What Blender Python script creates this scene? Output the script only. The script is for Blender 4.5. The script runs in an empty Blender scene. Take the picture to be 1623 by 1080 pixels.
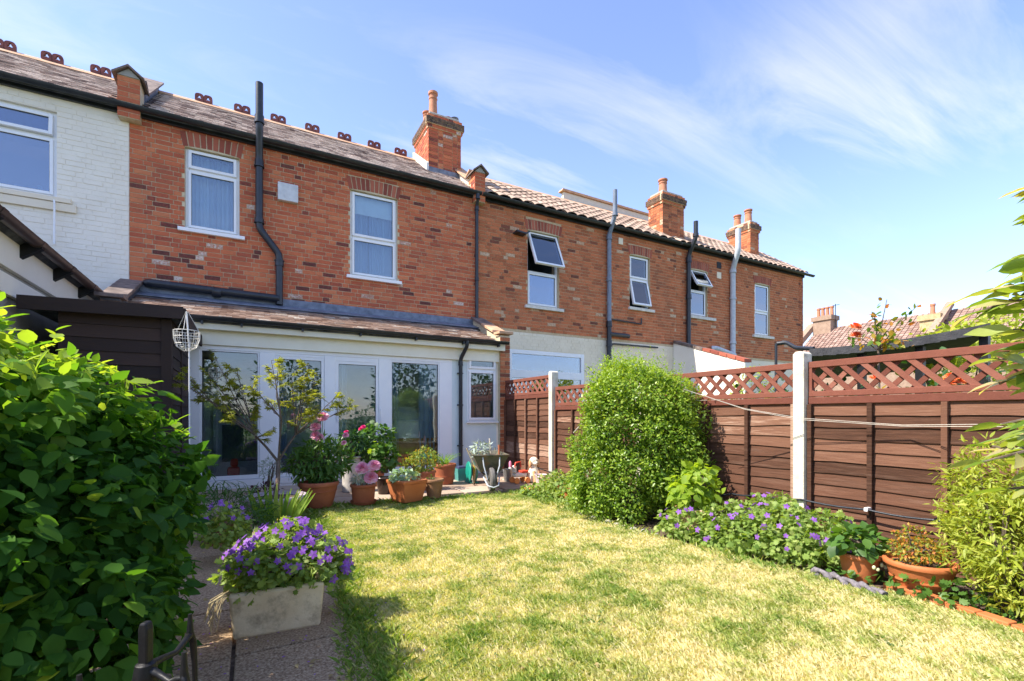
import bpy, math, random
import numpy as np
from mathutils import Matrix, Vector
R = math.radians
random.seed(7); rng = np.random.default_rng(7)
scn = bpy.context.scene
col = scn.collection

# ------------------------------------------------------------------ camera, sky, sun, exposure
YAW = R(28.8); SC, CC = math.sin(YAW), math.cos(YAW)
F, CX, HY, CH = 751.0, 811.5, 659.0, 1.1
cam_d = bpy.data.cameras.new('camera'); cam = bpy.data.objects.new('camera', cam_d); col.objects.link(cam)
cam.location = (0, 0, CH); cam.rotation_euler = (R(90), 0, -YAW)
cam_d.sensor_width = 36; cam_d.lens = 36*F/1623; cam_d.shift_y = (HY-540)/1623
cam_d.clip_start = 0.05; cam_d.clip_end = 2000
scn.camera = cam
SUN_EL, SUN_A = R(50), R(11)            # sun stands to the left (-X), slightly behind the facade (+Y)
sdir = Vector((-math.cos(SUN_EL)*math.cos(SUN_A), math.cos(SUN_EL)*math.sin(SUN_A), math.sin(SUN_EL)))
sun_d = bpy.data.lights.new('sun', 'SUN'); sun = bpy.data.objects.new('sun', sun_d); col.objects.link(sun)
sun_d.energy = 2.8; sun_d.angle = R(0.55); sun_d.color = (1, .93, .82)
sun.rotation_euler = sdir.to_track_quat('Z', 'Y').to_euler()
world = bpy.data.worlds.new('World'); scn.world = world; world.use_nodes = True
wn = world.node_tree; wn.nodes.clear()
def N(nt, t, **kw):
    n = nt.nodes.new(t)
    for k, v in kw.items():
        if k in n.inputs.keys() if isinstance(k, str) else False: n.inputs[k].default_value = v
        else: setattr(n, k, v)
    return n
sky = wn.nodes.new('ShaderNodeTexSky'); sky.sky_type = 'NISHITA'; sky.sun_disc = False
sky.sun_elevation = SUN_EL; sky.sun_rotation = math.atan2(sdir.x, sdir.y)
sky.air_density = 1.0; sky.dust_density = 0.4; sky.ozone_density = 2.0
bg = wn.nodes.new('ShaderNodeBackground'); bg.inputs[1].default_value = 0.15
wo = wn.nodes.new('ShaderNodeOutputWorld')
tc = wn.nodes.new('ShaderNodeTexCoord')
sep = wn.nodes.new('ShaderNodeSeparateXYZ'); wn.links.new(tc.outputs['Generated'], sep.inputs[0])
def wm(op, a, b=None, c=None):
    n = wn.nodes.new('ShaderNodeMath'); n.operation = op
    for i, v in enumerate((a, b, c)):
        if v is None: continue
        if isinstance(v, (int, float)): n.inputs[i].default_value = v
        else: wn.links.new(v, n.inputs[i])
    return n.outputs[0]
zz = wm('MAXIMUM', wm('ADD', sep.outputs[2], 0.12), 0.05)
px_ = wm('ADD', wm('DIVIDE', sep.outputs[0], zz), .66); py_ = wm('ADD', wm('DIVIDE', sep.outputs[1], zz), -.28)
cmb = wn.nodes.new('ShaderNodeCombineXYZ'); wn.links.new(px_, cmb.inputs[0]); wn.links.new(py_, cmb.inputs[1])
mp = wn.nodes.new('ShaderNodeMapping'); mp.inputs['Rotation'].default_value = (0, 0, R(28)); mp.inputs['Scale'].default_value = (0.34, 1.5, 1); mp.inputs['Location'].default_value = (3.1, 1.7, 0)
wn.links.new(cmb.outputs[0], mp.inputs[0])
nz = wn.nodes.new('ShaderNodeTexNoise'); nz.inputs['Scale'].default_value = 2.3; nz.inputs['Detail'].default_value = 9; nz.inputs['Roughness'].default_value = .62; nz.inputs['Distortion'].default_value = .8
wn.links.new(mp.outputs[0], nz.inputs[0])
rp = wn.nodes.new('ShaderNodeValToRGB'); rp.color_ramp.elements[0].position = .48; rp.color_ramp.elements[1].position = .84
rp.color_ramp.elements[0].color = (0,0,0,1); rp.color_ramp.elements[1].color = (.8,.8,.8,1)
wn.links.new(nz.outputs[0], rp.inputs[0])
nz2 = wn.nodes.new('ShaderNodeTexNoise'); nz2.inputs['Scale'].default_value = .75; nz2.inputs['Detail'].default_value = 2; wn.links.new(cmb.outputs[0], nz2.inputs[0])
msk = wn.nodes.new('ShaderNodeMapRange'); msk.inputs[1].default_value = .44; msk.inputs[2].default_value = .60; msk.inputs[3].default_value = .12; wn.links.new(nz2.outputs[0], msk.inputs[0])
mx = wn.nodes.new('ShaderNodeMixRGB'); mx.inputs[2].default_value = (4.2, 4.6, 5.2, 1)
wn.links.new(wm('MULTIPLY', rp.outputs[0], msk.outputs[0]), mx.inputs[0]); wn.links.new(sky.outputs[0], mx.inputs[1])
# gentle roll-off of the brightest haze, same in every direction
bwn = wn.nodes.new('ShaderNodeRGBToBW'); wn.links.new(mx.outputs[0], bwn.inputs[0])
zen = wn.nodes.new('ShaderNodeMapRange'); zen.inputs[1].default_value = .02; zen.inputs[2].default_value = .75; zen.inputs[3].default_value = 1.08; zen.inputs[4].default_value = .80; wn.links.new(sep.outputs[2], zen.inputs[0])
den = wm('DIVIDE', zen.outputs[0], wm('ADD', wm('MULTIPLY', bwn.outputs[0], .15), 1.0))
vm = wn.nodes.new('ShaderNodeVectorMath'); vm.operation = 'SCALE'; wn.links.new(mx.outputs[0], vm.inputs[0]); wn.links.new(den, vm.inputs[3])
vt = wn.nodes.new('ShaderNodeVectorMath'); vt.operation = 'MULTIPLY'; wn.links.new(vm.outputs[0], vt.inputs[0]); vt.inputs[1].default_value = (.99, .905, 1.0)
wn.links.new(vt.outputs[0], bg.inputs[0]); wn.links.new(bg.outputs[0], wo.inputs[0])
scn.view_settings.view_transform = 'Standard'; scn.view_settings.look = 'None'
scn.view_settings.exposure = 1.85; scn.view_settings.gamma = 1
scn.view_settings.use_curve_mapping = False
scn.cycles.max_bounces = 8; scn.cycles.transparent_max_bounces = 12

# ------------------------------------------------------------------ helpers
def ray(px): X = (px-CX)/F; return (CC*X+SC, CC-SC*X)
def G(px, py, z=0.0):
    """where the line of sight through a photo point meets the level z"""
    Z = (CH-z)*F/(py-HY); r = ray(px); return (r[0]*Z, r[1]*Z)
def onY(px, py, Y):
    r = ray(px); Z = Y/r[1]; return (r[0]*Z, CH+(HY-py)/F*Z)
def onX(px, py, X):
    r = ray(px); Z = X/r[0]; return (r[1]*Z, CH+(HY-py)/F*Z)
def xY(px, Y): return onY(px, 0, Y)[0]
def at(px, py, Z):
    r = ray(px); return Vector((r[0]*Z, r[1]*Z, CH+(HY-py)/F*Z))
W = {}
def place(o, parent, M):
    if not o.users_collection: col.objects.link(o)
    W[o] = M
    if parent is not None:
        o.parent = parent; o.matrix_basis = W[parent].inverted() @ M
    else: o.matrix_basis = M
    return o
def T(x, y=None, z=None): return Matrix.Translation((x, y, z) if y is not None else x)
def tag(o, label=None, cat=None, group=None, kind=None):
    for k, v in (('label', label), ('category', cat), ('group', group), ('kind', kind)):
        if v: o[k] = v
    return o
def thing(name, loc, label, cat, group=None):
    o = bpy.data.objects.new(name, None); o.empty_display_size = .1
    place(o, None, T(*loc)); return tag(o, label, cat, group)
class MB:
    def __init__(s): s.V = []; s.F = []; s.t = []
    def add(s, vs, fs, tone=.5):
        b = len(s.V); s.V += [tuple(v) for v in vs]; s.F += [tuple(b+i for i in f) for f in fs]; s.t += [tone]*len(fs); return s
    def box(s, x0, x1, y0, y1, z0, z1, tone=.5, M=None, skip=()):
        v = [(x0,y0,z0),(x1,y0,z0),(x1,y1,z0),(x0,y1,z0),(x0,y0,z1),(x1,y0,z1),(x1,y1,z1),(x0,y1,z1)]
        if M is not None: v = [M @ Vector(p) for p in v]
        fs = {'b':(0,3,2,1),'t':(4,5,6,7),'f':(0,1,5,4),'r':(1,2,6,5),'k':(2,3,7,6),'l':(3,0,4,7)}
        return s.add(v, [f for k, f in fs.items() if k not in skip], tone)
    def tube(s, pts, r, n=8, tone=.5, flat=1.0):
        pts = [Vector(p) for p in pts]; k = len(pts)
        rs = r if isinstance(r, (list, tuple)) else [r]*k
        vs = []; up = None
        for i, p in enumerate(pts):
            d = (pts[min(i+1, k-1)]-pts[max(i-1, 0)]).normalized()
            if up is None: up = Vector((0,0,1)) if abs(d.z) < .9 else Vector((1,0,0))
            a = d.cross(up); a = a.normalized() if a.length > 1e-5 else d.orthogonal().normalized()
            b = a.cross(d).normalized(); up = b
            for j in range(n):
                t = 2*math.pi*j/n; vs.append(p+a*math.cos(t)*rs[i]+b*math.sin(t)*rs[i]*flat)
        fs = [(i*n+j, i*n+(j+1)%n, (i+1)*n+(j+1)%n, (i+1)*n+j) for i in range(k-1) for j in range(n)]
        fs += [tuple(range(n))[::-1], tuple((k-1)*n+j for j in range(n))]
        return s.add(vs, fs, tone)
    def lathe(s, prof, c=(0,0,0), n=20, tone=.5, M=None, sx=1, sy=1):
        vs = []
        for r, z in prof:
            for j in range(n):
                t = 2*math.pi*j/n; v = Vector((c[0]+r*sx*math.cos(t), c[1]+r*sy*math.sin(t), c[2]+z))
                vs.append(M @ v if M is not None else v)
        k = len(prof)
        fs = [(i*n+j, i*n+(j+1)%n, (i+1)*n+(j+1)%n, (i+1)*n+j) for i in range(k-1) for j in range(n)]
        fs += [tuple(range(n))[::-1], tuple((k-1)*n+j for j in range(n))]
        return s.add(vs, fs, tone)
    def ball(s, c, r, n=10, m=6, tone=.5):
        r = r if isinstance(r, (list, tuple)) else (r, r, r)
        pr = [(math.sin(math.pi*i/m), -math.cos(math.pi*i/m)) for i in range(m+1)]
        pr[0] = (.02, -1); pr[-1] = (.02, 1)
        vs = [(c[0]+q*r[0]*math.cos(2*math.pi*j/n), c[1]+q*r[1]*math.sin(2*math.pi*j/n), c[2]+z*r[2]) for q, z in pr for j in range(n)]
        fs = [(i*n+j, i*n+(j+1)%n, (i+1)*n+(j+1)%n, (i+1)*n+j) for i in range(m) for j in range(n)]
        fs += [tuple(range(n))[::-1], tuple(m*n+j for j in range(n))]
        return s.add(vs, fs, tone)
    def prism(s, poly, d0, d1, f, tone=.5):
        """poly: 2-D outline; f(a, b, d) -> 3-D point"""
        n = len(poly); vs = [f(a, b, d0) for a, b in poly]+[f(a, b, d1) for a, b in poly]
        fs = [tuple(range(n))[::-1], tuple(range(n, 2*n))]+[(i, (i+1)%n, n+(i+1)%n, n+i) for i in range(n)]
        return s.add(vs, fs, tone)
    def mesh(s, name, mat, org=(0,0,0), smooth=None):
        me = bpy.data.meshes.new(name)
        me.from_pydata([(v[0]-org[0], v[1]-org[1], v[2]-org[2]) for v in s.V], [], s.F)
        a = me.attributes.new('tone', 'FLOAT', 'FACE'); a.data.foreach_set('value', s.t)
        for m in (mat if isinstance(mat, (list, tuple)) else [mat]): me.materials.append(m)
        if smooth is not None:
            me.polygons.foreach_set('use_smooth', [True]*len(me.polygons)); me.set_sharp_from_angle(angle=R(smooth))
        me.update(); return me
    def build(s, name, mat, parent=None, smooth=None, bevel=0, kind=None, label=None, cat=None, group=None, local=None):
        if local is not None:
            me = s.mesh(name, mat, (0,0,0), smooth); o = bpy.data.objects.new(name, me); place(o, parent, local)
        else:
            a = np.array(s.V); lo = a.min(0); hi = a.max(0); org = ((lo[0]+hi[0])/2, (lo[1]+hi[1])/2, lo[2])
            me = s.mesh(name, mat, org, smooth); o = bpy.data.objects.new(name, me); place(o, parent, T(*org))
        if bevel:
            b = o.modifiers.new('edge', 'BEVEL'); b.width = bevel; b.segments = 2; b.limit_method = 'ANGLE'
        return tag(o, label, cat, group, kind)
def vnoise(p, seed=0):
    """smooth value noise of (n,2) points"""
    r = np.random.default_rng(seed); g = r.random((64, 64)); i = np.floor(p).astype(int); f = p-i; f = f*f*(3-2*f)
    a = g[i[:,0]%64, i[:,1]%64]; b = g[(i[:,0]+1)%64, i[:,1]%64]; c = g[i[:,0]%64, (i[:,1]+1)%64]; d = g[(i[:,0]+1)%64, (i[:,1]+1)%64]
    return (a*(1-f[:,0])+b*f[:,0])*(1-f[:,1])+(c*(1-f[:,0])+d*f[:,0])*f[:,1]

# ------------------------------------------------------------------ materials
def mat_new(name):
    m = bpy.data.materials.new(name); m.use_nodes = True; nt = m.node_tree; nt.nodes.clear()
    out = nt.nodes.new('ShaderNodeOutputMaterial'); return m, nt, out
def lk(nt, a, b): nt.links.new(a, b)
def mat(name, c1, c2=None, c3=None, nscale=8, rough=.7, bump=.0, bscale=60, metal=0, tone=None, stretch=(1,1,1), spec=.5, stain=0, stain_c=(.1,.1,.1), sscale=1.7, tonemix=.22, disp=.01):
    m, nt, out = mat_new(name)
    p = nt.nodes.new('ShaderNodeBsdfPrincipled'); p.inputs['Roughness'].default_value = rough; p.inputs['Metallic'].default_value = metal
    p.inputs['Specular IOR Level'].default_value = spec
    geo = nt.nodes.new('ShaderNodeNewGeometry'); mp = nt.nodes.new('ShaderNodeMapping'); mp.inputs['Scale'].default_value = stretch
    lk(nt, geo.outputs['Position'], mp.inputs[0]); vec = mp.outputs[0]
    def noise(s, det=5, ro=.6):
        n = nt.nodes.new('ShaderNodeTexNoise'); n.inputs['Scale'].default_value = s; n.inputs['Detail'].default_value = det; n.inputs['Roughness'].default_value = ro
        lk(nt, vec, n.inputs[0]); return n.outputs[0]
    if tone:
        at_ = nt.nodes.new('ShaderNodeAttribute'); at_.attribute_name = 'tone'; fac = at_.outputs['Fac']
        r = nt.nodes.new('ShaderNodeValToRGB'); e = r.color_ramp.elements
        e[0].position = tone[0][0]; e[0].color = (*tone[0][1], 1); e[1].position = tone[-1][0]; e[1].color = (*tone[-1][1], 1)
        for q, c in tone[1:-1]: x = e.new(q); x.color = (*c, 1)
        nn = nt.nodes.new('ShaderNodeMath'); nn.operation = 'MULTIPLY_ADD'; nn.inputs[1].default_value = tonemix; lk(nt, noise(nscale), nn.inputs[0])
        s2 = nt.nodes.new('ShaderNodeMath'); s2.operation = 'SUBTRACT'; lk(nt, fac, s2.inputs[0]); s2.inputs[1].default_value = tonemix/2; lk(nt, s2.outputs[0], nn.inputs[2])
        lk(nt, nn.outputs[0], r.inputs[0]); colr = r.outputs[0]
    else:
        r = nt.nodes.new('ShaderNodeValToRGB'); e = r.color_ramp.elements
        cs = [c for c in (c1, c2, c3) if c]
        if len(cs) == 1: cs = [tuple(x*.85 for x in c1), tuple(min(1, x*1.1) for x in c1)]
        e[0].position = .33; e[0].color = (*cs[0], 1); e[1].position = .67; e[1].color = (*cs[-1], 1)
        if len(cs) == 3: x = e.new(.5); x.color = (*cs[1], 1)
        lk(nt, noise(nscale), r.inputs[0]); colr = r.outputs[0]
    if stain:
        r2 = nt.nodes.new('ShaderNodeValToRGB'); r2.color_ramp.elements[0].position = .5; r2.color_ramp.elements[1].position = .72
        r2.color_ramp.elements[1].color = (stain, stain, stain, 1)
        lk(nt, noise(sscale, 8, .7), r2.inputs[0]); mxx = nt.nodes.new('ShaderNodeMixRGB'); lk(nt, r2.outputs[0], mxx.inputs[0]); lk(nt, colr, mxx.inputs[1]); mxx.inputs[2].default_value = (*stain_c, 1); colr = mxx.outputs[0]
    lk(nt, colr, p.inputs['Base Color'])
    if bump:
        b = nt.nodes.new('ShaderNodeBump'); b.inputs['Strength'].default_value = bump; b.inputs['Distance'].default_value = disp
        lk(nt, noise(bscale, 6, .65), b.inputs['Height']); lk(nt, b.outputs[0], p.inputs['Normal'])
    lk(nt, p.outputs[0], out.inputs[0]); return m
def leafmat(name, stops, trans=.45, rough=.45, tcol=1.5, spec=.4):
    """stops: colours along the per-leaf tone value"""
    m, nt, out = mat_new(name)
    at_ = nt.nodes.new('ShaderNodeAttribute'); at_.attribute_name = 'tone'
    r = nt.nodes.new('ShaderNodeValToRGB'); e = r.color_ramp.elements; e[0].position = 0; e[0].color = (*stops[0], 1); e[1].position = 1; e[1].color = (*stops[-1], 1)
    for i, c in enumerate(stops[1:-1]): x = e.new((i+1)/(len(stops)-1)); x.color = (*c, 1)
    lk(nt, at_.outputs['Fac'], r.inputs[0])
    p = nt.nodes.new('ShaderNodeBsdfPrincipled'); p.inputs['Roughness'].default_value = rough; p.inputs['Specular IOR Level'].default_value = spec
    lk(nt, r.outputs[0], p.inputs['Base Color'])
    g = nt.nodes.new('ShaderNodeMixRGB'); g.blend_type = 'MULTIPLY'; g.inputs[0].default_value = 1; g.inputs[2].default_value = (tcol*1.15, tcol*1.1, tcol*.35, 1) if tcol < 3 else (1.2, 1.0, 1.2, 1)
    lk(nt, r.outputs[0], g.inputs[1]); t = nt.nodes.new('ShaderNodeBsdfTranslucent'); lk(nt, g.outputs[0], t.inputs[0])
    geo = nt.nodes.new('ShaderNodeNewGeometry')
    mxs = nt.nodes.new('ShaderNodeMixShader'); mxs.inputs[0].default_value = trans; lk(nt, p.outputs[0], mxs.inputs[1]); lk(nt, t.outputs[0], mxs.inputs[2])
    lk(nt, mxs.outputs[0], out.inputs[0]); return m
def glassmat(name, refl=.22, tint=(.85,.92,.95)):
    m, nt, out = mat_new(name)
    tr = nt.nodes.new('ShaderNodeBsdfTransparent'); tr.inputs[0].default_value = (*tint, 1)
    gl = nt.nodes.new('ShaderNodeBsdfGlossy'); gl.inputs['Roughness'].default_value = .0; gl.inputs[0].default_value = (.9,.95,1,1)
    lw = nt.nodes.new('ShaderNodeFresnel'); lw.inputs[0].default_value = 1.5
    a = nt.nodes.new('ShaderNodeMath'); a.operation = 'MULTIPLY_ADD'; a.inputs[1].default_value = 1.6; a.inputs[2].default_value = refl-.06; a.use_clamp = True
    lk(nt, lw.outputs[0], a.inputs[0]); mxs = nt.nodes.new('ShaderNodeMixShader'); lk(nt, a.outputs[0], mxs.inputs[0]); lk(nt, tr.outputs[0], mxs.inputs[1]); lk(nt, gl.outputs[0], mxs.inputs[2])
    # slight waviness of old panes
    n = nt.nodes.new('ShaderNodeTexNoise'); n.inputs['Scale'].default_value = 1.3; geo = nt.nodes.new('ShaderNodeNewGeometry'); lk(nt, geo.outputs['Position'], n.inputs[0])
    b = nt.nodes.new('ShaderNodeBump'); b.inputs['Strength'].default_value = .15; b.inputs['Distance'].default_value = .02; lk(nt, n.outputs[0], b.inputs['Height']); lk(nt, b.outputs[0], gl.inputs['Normal'])
    lk(nt, mxs.outputs[0], out.inputs[0]); return m
brick_red = mat('red brick', None, nscale=34, tonemix=.5, rough=.9, bump=.6, bscale=140, tone=[(0,(.08,.03,.025)),(.15,(.20,.05,.035)),(.30,(.42,.098,.046)),(.62,(.55,.145,.060)),(.84,(.61,.21,.09)),(.93,(.46,.24,.17)),(1,(.66,.54,.45))], stain=.45, stain_c=(.22,.09,.055), sscale=1.1)
brick_org = mat('orange brown brick', None, nscale=34, tonemix=.5, rough=.9, bump=.6, bscale=140, tone=[(0,(.12,.045,.03)),(.15,(.21,.065,.036)),(.36,(.43,.135,.054)),(.7,(.57,.175,.070)),(.88,(.48,.21,.10)),(1,(.60,.44,.30))], stain=.4, stain_c=(.22,.10,.06), sscale=1.0)
brick_dark = mat('sooty brick', (.05,.032,.028), (.12,.075,.05), (.22,.12,.07), nscale=14, rough=.95, bump=.7, bscale=100)
arch_brick = mat('rubbed arch brick', None, nscale=20, rough=.9, bump=.4, bscale=120, tone=[(0,(.24,.06,.04)),(.5,(.36,.095,.055)),(1,(.44,.135,.08))])
mortar = mat('lime mortar', (.52,.43,.28), (.66,.56,.38), nscale=20, rough=1, bump=.5, bscale=150)
mortar_b = mat('brown mortar', (.50,.37,.22), (.62,.48,.31), nscale=20, rough=1, bump=.5, bscale=150)
cream_paint = mat('cream masonry paint', (.76,.66,.50), (.82,.73,.57), nscale=3, rough=.75, bump=.3, bscale=70, stain=.15, stain_c=(.5,.45,.36))
white_paint = mat('white masonry paint', (.80,.74,.63), (.85,.80,.69), nscale=3, rough=.75, bump=.25, bscale=60, stain=.12, stain_c=(.55,.53,.46))
render_w = mat('pale render', (.62,.72,.74), (.70,.79,.80), nscale=3, rough=.8, bump=.15, bscale=40, stain=.12, stain_c=(.5,.55,.5))
render_gray = mat('old grey render', (.28,.27,.25), (.40,.38,.34), nscale=4, rough=.9, bump=.3, bscale=40)
upvc = mat('white plastic', (.80,.81,.83), (.84,.85,.86), nscale=5, rough=.3)
upvc_c = mat('cream fascia paint', (.78,.74,.60), (.82,.79,.66), nscale=5, rough=.45)
stone_sill = mat('painted stone sill', (.55,.52,.46), (.75,.72,.66), nscale=12, rough=.8, bump=.3, bscale=50)
black_pipe = mat('black painted pipe', (.012,.016,.022), (.022,.026,.034), nscale=10, rough=.38, bump=.15, bscale=40, stain=.3, stain_c=(.07,.07,.07))
grey_pipe = mat('grey painted pipe', (.14,.17,.22), (.2,.24,.3), nscale=10, rough=.4)
silver_pipe = mat('pale grey pipe', (.42,.46,.50), (.55,.58,.62), nscale=10, rough=.4)
lead = mat('lead flashing', (.09,.11,.15), (.20,.23,.29), nscale=9, rough=.5, bump=.4, bscale=20)
lead_d = mat('dark bitumen flashing', (.03,.033,.04), (.09,.095,.11), nscale=7, rough=.6, bump=.4, bscale=25, stain=.5, stain_c=(.4,.4,.4))
tile_brown = mat('weathered roof tile', None, nscale=14, rough=.95, bump=.6, bscale=80, tone=[(0,(.16,.11,.10)),(.3,(.32,.23,.20)),(.6,(.45,.34,.29)),(1,(.56,.46,.40))], stain=.25, stain_c=(.16,.13,.10))
tile_ext = mat('mossy brown tile', None, nscale=18, rough=.95, bump=.7, bscale=90, tone=[(0,(.10,.055,.035)),(.3,(.20,.115,.075)),(.65,(.31,.19,.13)),(.93,(.38,.26,.19)),(1,(.65,.6,.5))], stain=.3, stain_c=(.13,.10,.06))
tile_pan = mat('orange pantile', None, nscale=9, rough=.9, bump=.4, bscale=60, tone=[(0,(.20,.14,.11)),(.5,(.38,.27,.20)),(1,(.48,.35,.27))], stain=.4, stain_c=(.2,.14,.10))
tile_pink = mat('pink clay tile', None, nscale=3, rough=.9, tone=[(0,(.20,.12,.09)),(.5,(.29,.185,.145)),(1,(.37,.25,.20))])
ridge_m = mat('clay ridge tile', (.45,.25,.14), (.60,.38,.24), nscale=8, rough=.9)
crest_m = mat('dark red crest', (.12,.035,.03), (.24,.07,.055), nscale=12, rough=.7)
terra = mat('terracotta', (.30,.08,.033), (.39,.12,.05), nscale=7, rough=.75, bump=.15, bscale=40, stain=.15, stain_c=(.5,.33,.22))
terra_o = mat('orange clay', (.43,.12,.033), (.51,.165,.055), nscale=7, rough=.7, bump=.15, bscale=40, stain=.25, stain_c=(.36,.12,.05))
terra_b = mat('brown mossy clay', (.20,.10,.045), (.30,.15,.07), nscale=12, rough=.85, bump=.2, bscale=40)
terra_p = mat('pale clay', (.50,.30,.2), (.62,.42,.31), nscale=9, rough=.85)
pale_stone = mat('pale stone', (.42,.38,.34), (.58,.54,.5), nscale=9, rough=.9, bump=.3, bscale=50)
lilac_pot = mat('mauve stoneware', (.36,.29,.33), (.47,.40,.43), nscale=9, rough=.6)
dark_glaze = mat('dark brown glaze', (.02,.012,.01), (.05,.03,.022), nscale=9, rough=.12)
soil = mat('dry soil', (.07,.045,.03), (.15,.10,.07), (.22,.16,.11), nscale=25, rough=1, bump=1, bscale=60, disp=.03)
fence_m = mat('brown fence stain', None, nscale=7, rough=.9, spec=.15, stretch=(1,.8,14), bump=.5, bscale=16, tone=[(0,(.05,.024,.015)),(.5,(.13,.060,.037)),(.80,(.19,.095,.060)),(1,(.38,.25,.18))], tonemix=.85, stain=.3, stain_c=(.24,.15,.11), sscale=3, disp=.006)
trel_m = mat('red brown trellis stain', None, nscale=12, rough=.85, spec=.2, bump=.3, bscale=50, tone=[(0,(.12,.040,.027)),(.5,(.19,.066,.044)),(1,(.27,.11,.076))], tonemix=.5)
conc_post = mat('pale concrete', (.60,.55,.44), (.72,.67,.55), nscale=18, rough=.9, bump=.5, bscale=80, stain=.7, stain_c=(.27,.26,.17), sscale=4)
shed_m = mat('dark shed timber', None, nscale=5, rough=.8, stretch=(1,1,10), bump=.5, bscale=14, tone=[(0,(.018,.011,.009)),(.5,(.032,.018,.014)),(1,(.06,.034,.026))], disp=.006)
glass = glassmat('window glass', .13); glass_d = glassmat('patio glass', .10, (.8,.85,.86)); glass_f = glassmat('sky facing glass', .23, (.5,.6,.72))
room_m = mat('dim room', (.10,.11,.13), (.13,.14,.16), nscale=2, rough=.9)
room_l = mat('grey room wall', (.62,.61,.58), (.68,.67,.64), nscale=2, rough=.9)
curt = leafmat('net curtain', [(.56,.72,.80), (.68,.80,.86)], trans=.4, tcol=9)
blackm = mat('black iron', (.006,.006,.007), (.012,.012,.012), nscale=15, spec=.3, rough=.45, bump=.2, bscale=60)
rubber = mat('grey tyre rubber', (.09,.085,.08), (.15,.14,.13), nscale=15, rough=.85)
barrow = mat('rusty olive steel', (.05,.055,.035), (.10,.10,.07), (.17,.10,.05), nscale=14, rough=.6, stain=.3, stain_c=(.25,.2,.14))
wood_tan = mat('varnished pine', (.45,.20,.05), (.58,.29,.08), nscale=4, stretch=(1,1,8), rough=.45)
straw = mat('straw thatch', (.35,.28,.15), (.5,.42,.25), nscale=20, rough=1)
bark = mat('grey brown bark', (.08,.055,.04), (.17,.13,.10), nscale=25, rough=.95, bump=.6, bscale=60)
stemg = mat('green stem', (.10,.16,.03), (.16,.22,.06), nscale=20, rough=.6)
rope_m = mat('white rope', (.50,.45,.38), nscale=40, rough=.9)
wire_m = mat('white wire', (.62,.61,.57), nscale=20, rough=.5)
def plain(name, c, rough=.45): return mat(name, tuple(x*.94 for x in c), tuple(min(1, x*1.05) for x in c), nscale=9, rough=rough)

# ------------------------------------------------------------------ the ground
YF, YE = 9.13, 7.96            # plane of the main facades, plane of the extension front
XA, XB, XC2, XD = -1.63, 4.2, 10.1, 16.04      # party walls along the terrace
g = MB(); g.add([(-300,-300,-.03),(400,-300,-.03),(400,500,-.03),(-300,500,-.03)], [(0,1,2,3)])
g.build('ground', mat('distant turf', (.07,.10,.03), (.13,.15,.05), nscale=.7, rough=1), kind='structure')
LAWN = [(.42,.3),(.36,1.2),(.33,2.1),(.42,2.75),(.47,3.4),(.46,4.3),(.46,5.2),(.46,5.98),(1.5,5.98),(2.3,5.86),(2.95,5.75),(3.45,5.85),(3.50,5.2),(3.32,4.5),(3.22,3.9),(3.18,3.05),(3.28,2.2),(3.42,1.5),(3.40,.85),(3.35,.3)]
def inside(p, poly=LAWN):
    x, y = p[:,0], p[:,1]; c = np.zeros(len(x), bool); n = len(poly)
    for i in range(n):
        x1, y1 = poly[i]; x2, y2 = poly[(i+1)%n]
        k = ((y1 > y) != (y2 > y)) & (x < (x2-x1)*(y-y1)/(y2-y1+1e-12)+x1); c ^= k
    return c
l = MB(); l.add([(x,y,0) for x, y in LAWN], [tuple(range(len(LAWN)))[::-1]] if False else [tuple(range(len(LAWN)))])
lawn = l.build('lawn', mat('straw turf', (.50,.44,.22), (.45,.42,.19), (.36,.37,.13), nscale=2.6, rough=1, bump=.6, bscale=130, disp=.02), kind='structure')
b = MB(); b.add([(3.0,.2,-.012),(4.2,.2,-.012),(4.2,6.0,-.012),(3.0,6.0,-.012)], [(0,1,2,3)])
b.build('soil_border', soil, kind='structure')
b = MB(); b.add([(-3.2,-.5,-.014),(-.3,-.5,-.014),(-.3,6.05,-.014),(-3.2,6.05,-.014)], [(0,1,2,3)])
b.build('soil_bed', soil, kind='structure')
# patio of uneven slabs and the concrete path
patio_mat = mat('pinkish paving', None, nscale=6, rough=.85, bump=.35, bscale=60, tone=[(0,(.30,.21,.15)),(.5,(.42,.31,.23)),(1,(.52,.41,.32))], stain=.3, stain_c=(.17,.14,.10))
b = MB(); b.box(-.9,4.2,6.0,YE+1.2,-.02,.022); patio = b.build('patio', mat('sandy joints', (.20,.16,.11), (.27,.22,.15), nscale=30, rough=1), kind='structure')
y = 6.0
for dy in (.50,.48,.52,.44):
    x = -.88
    while x < 4.15:
        dx = random.choice((.45,.6,.6,.75)); x2 = min(x+dx, 4.17)
        if x2-x > .12:
            s = MB(); q = [random.uniform(0,.012) for _ in range(4)]; h = .040+random.uniform(0,.008)
            s.box(x+.008+q[0], x2-.008-q[1], y+.008+q[2], min(y+dy, YE-.003)-.008-q[3], .0, h, tone=random.uniform(.1,.9))
            s.build('slab', patio_mat, patio, bevel=.006)
        x = x2
    y += dy
agg = mat('exposed aggregate', (.15,.092,.048), (.33,.22,.125), (.52,.40,.26), nscale=95, rough=.9, bump=.8, bscale=110, disp=.012, stain=.3, stain_c=(.10,.085,.06))
b = MB(); b.box(-.62,.40,.0,6.0,-.02,.006); path = b.build('garden_path', soil, kind='structure')
for i in range(10):
    y0 = .05+i*.6
    for x0, x1 in ((-.60,-.08),(-.065,.36+.03*(i%2)+.02*i)):
        s = MB(); s.box(x0, min(x1,.5) if i < 7 else min(x1, .55), y0+.006, y0+.594, -.01, .026+random.uniform(0,.006), tone=.5); s.build('slab', agg, path, bevel=.008)

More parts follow.
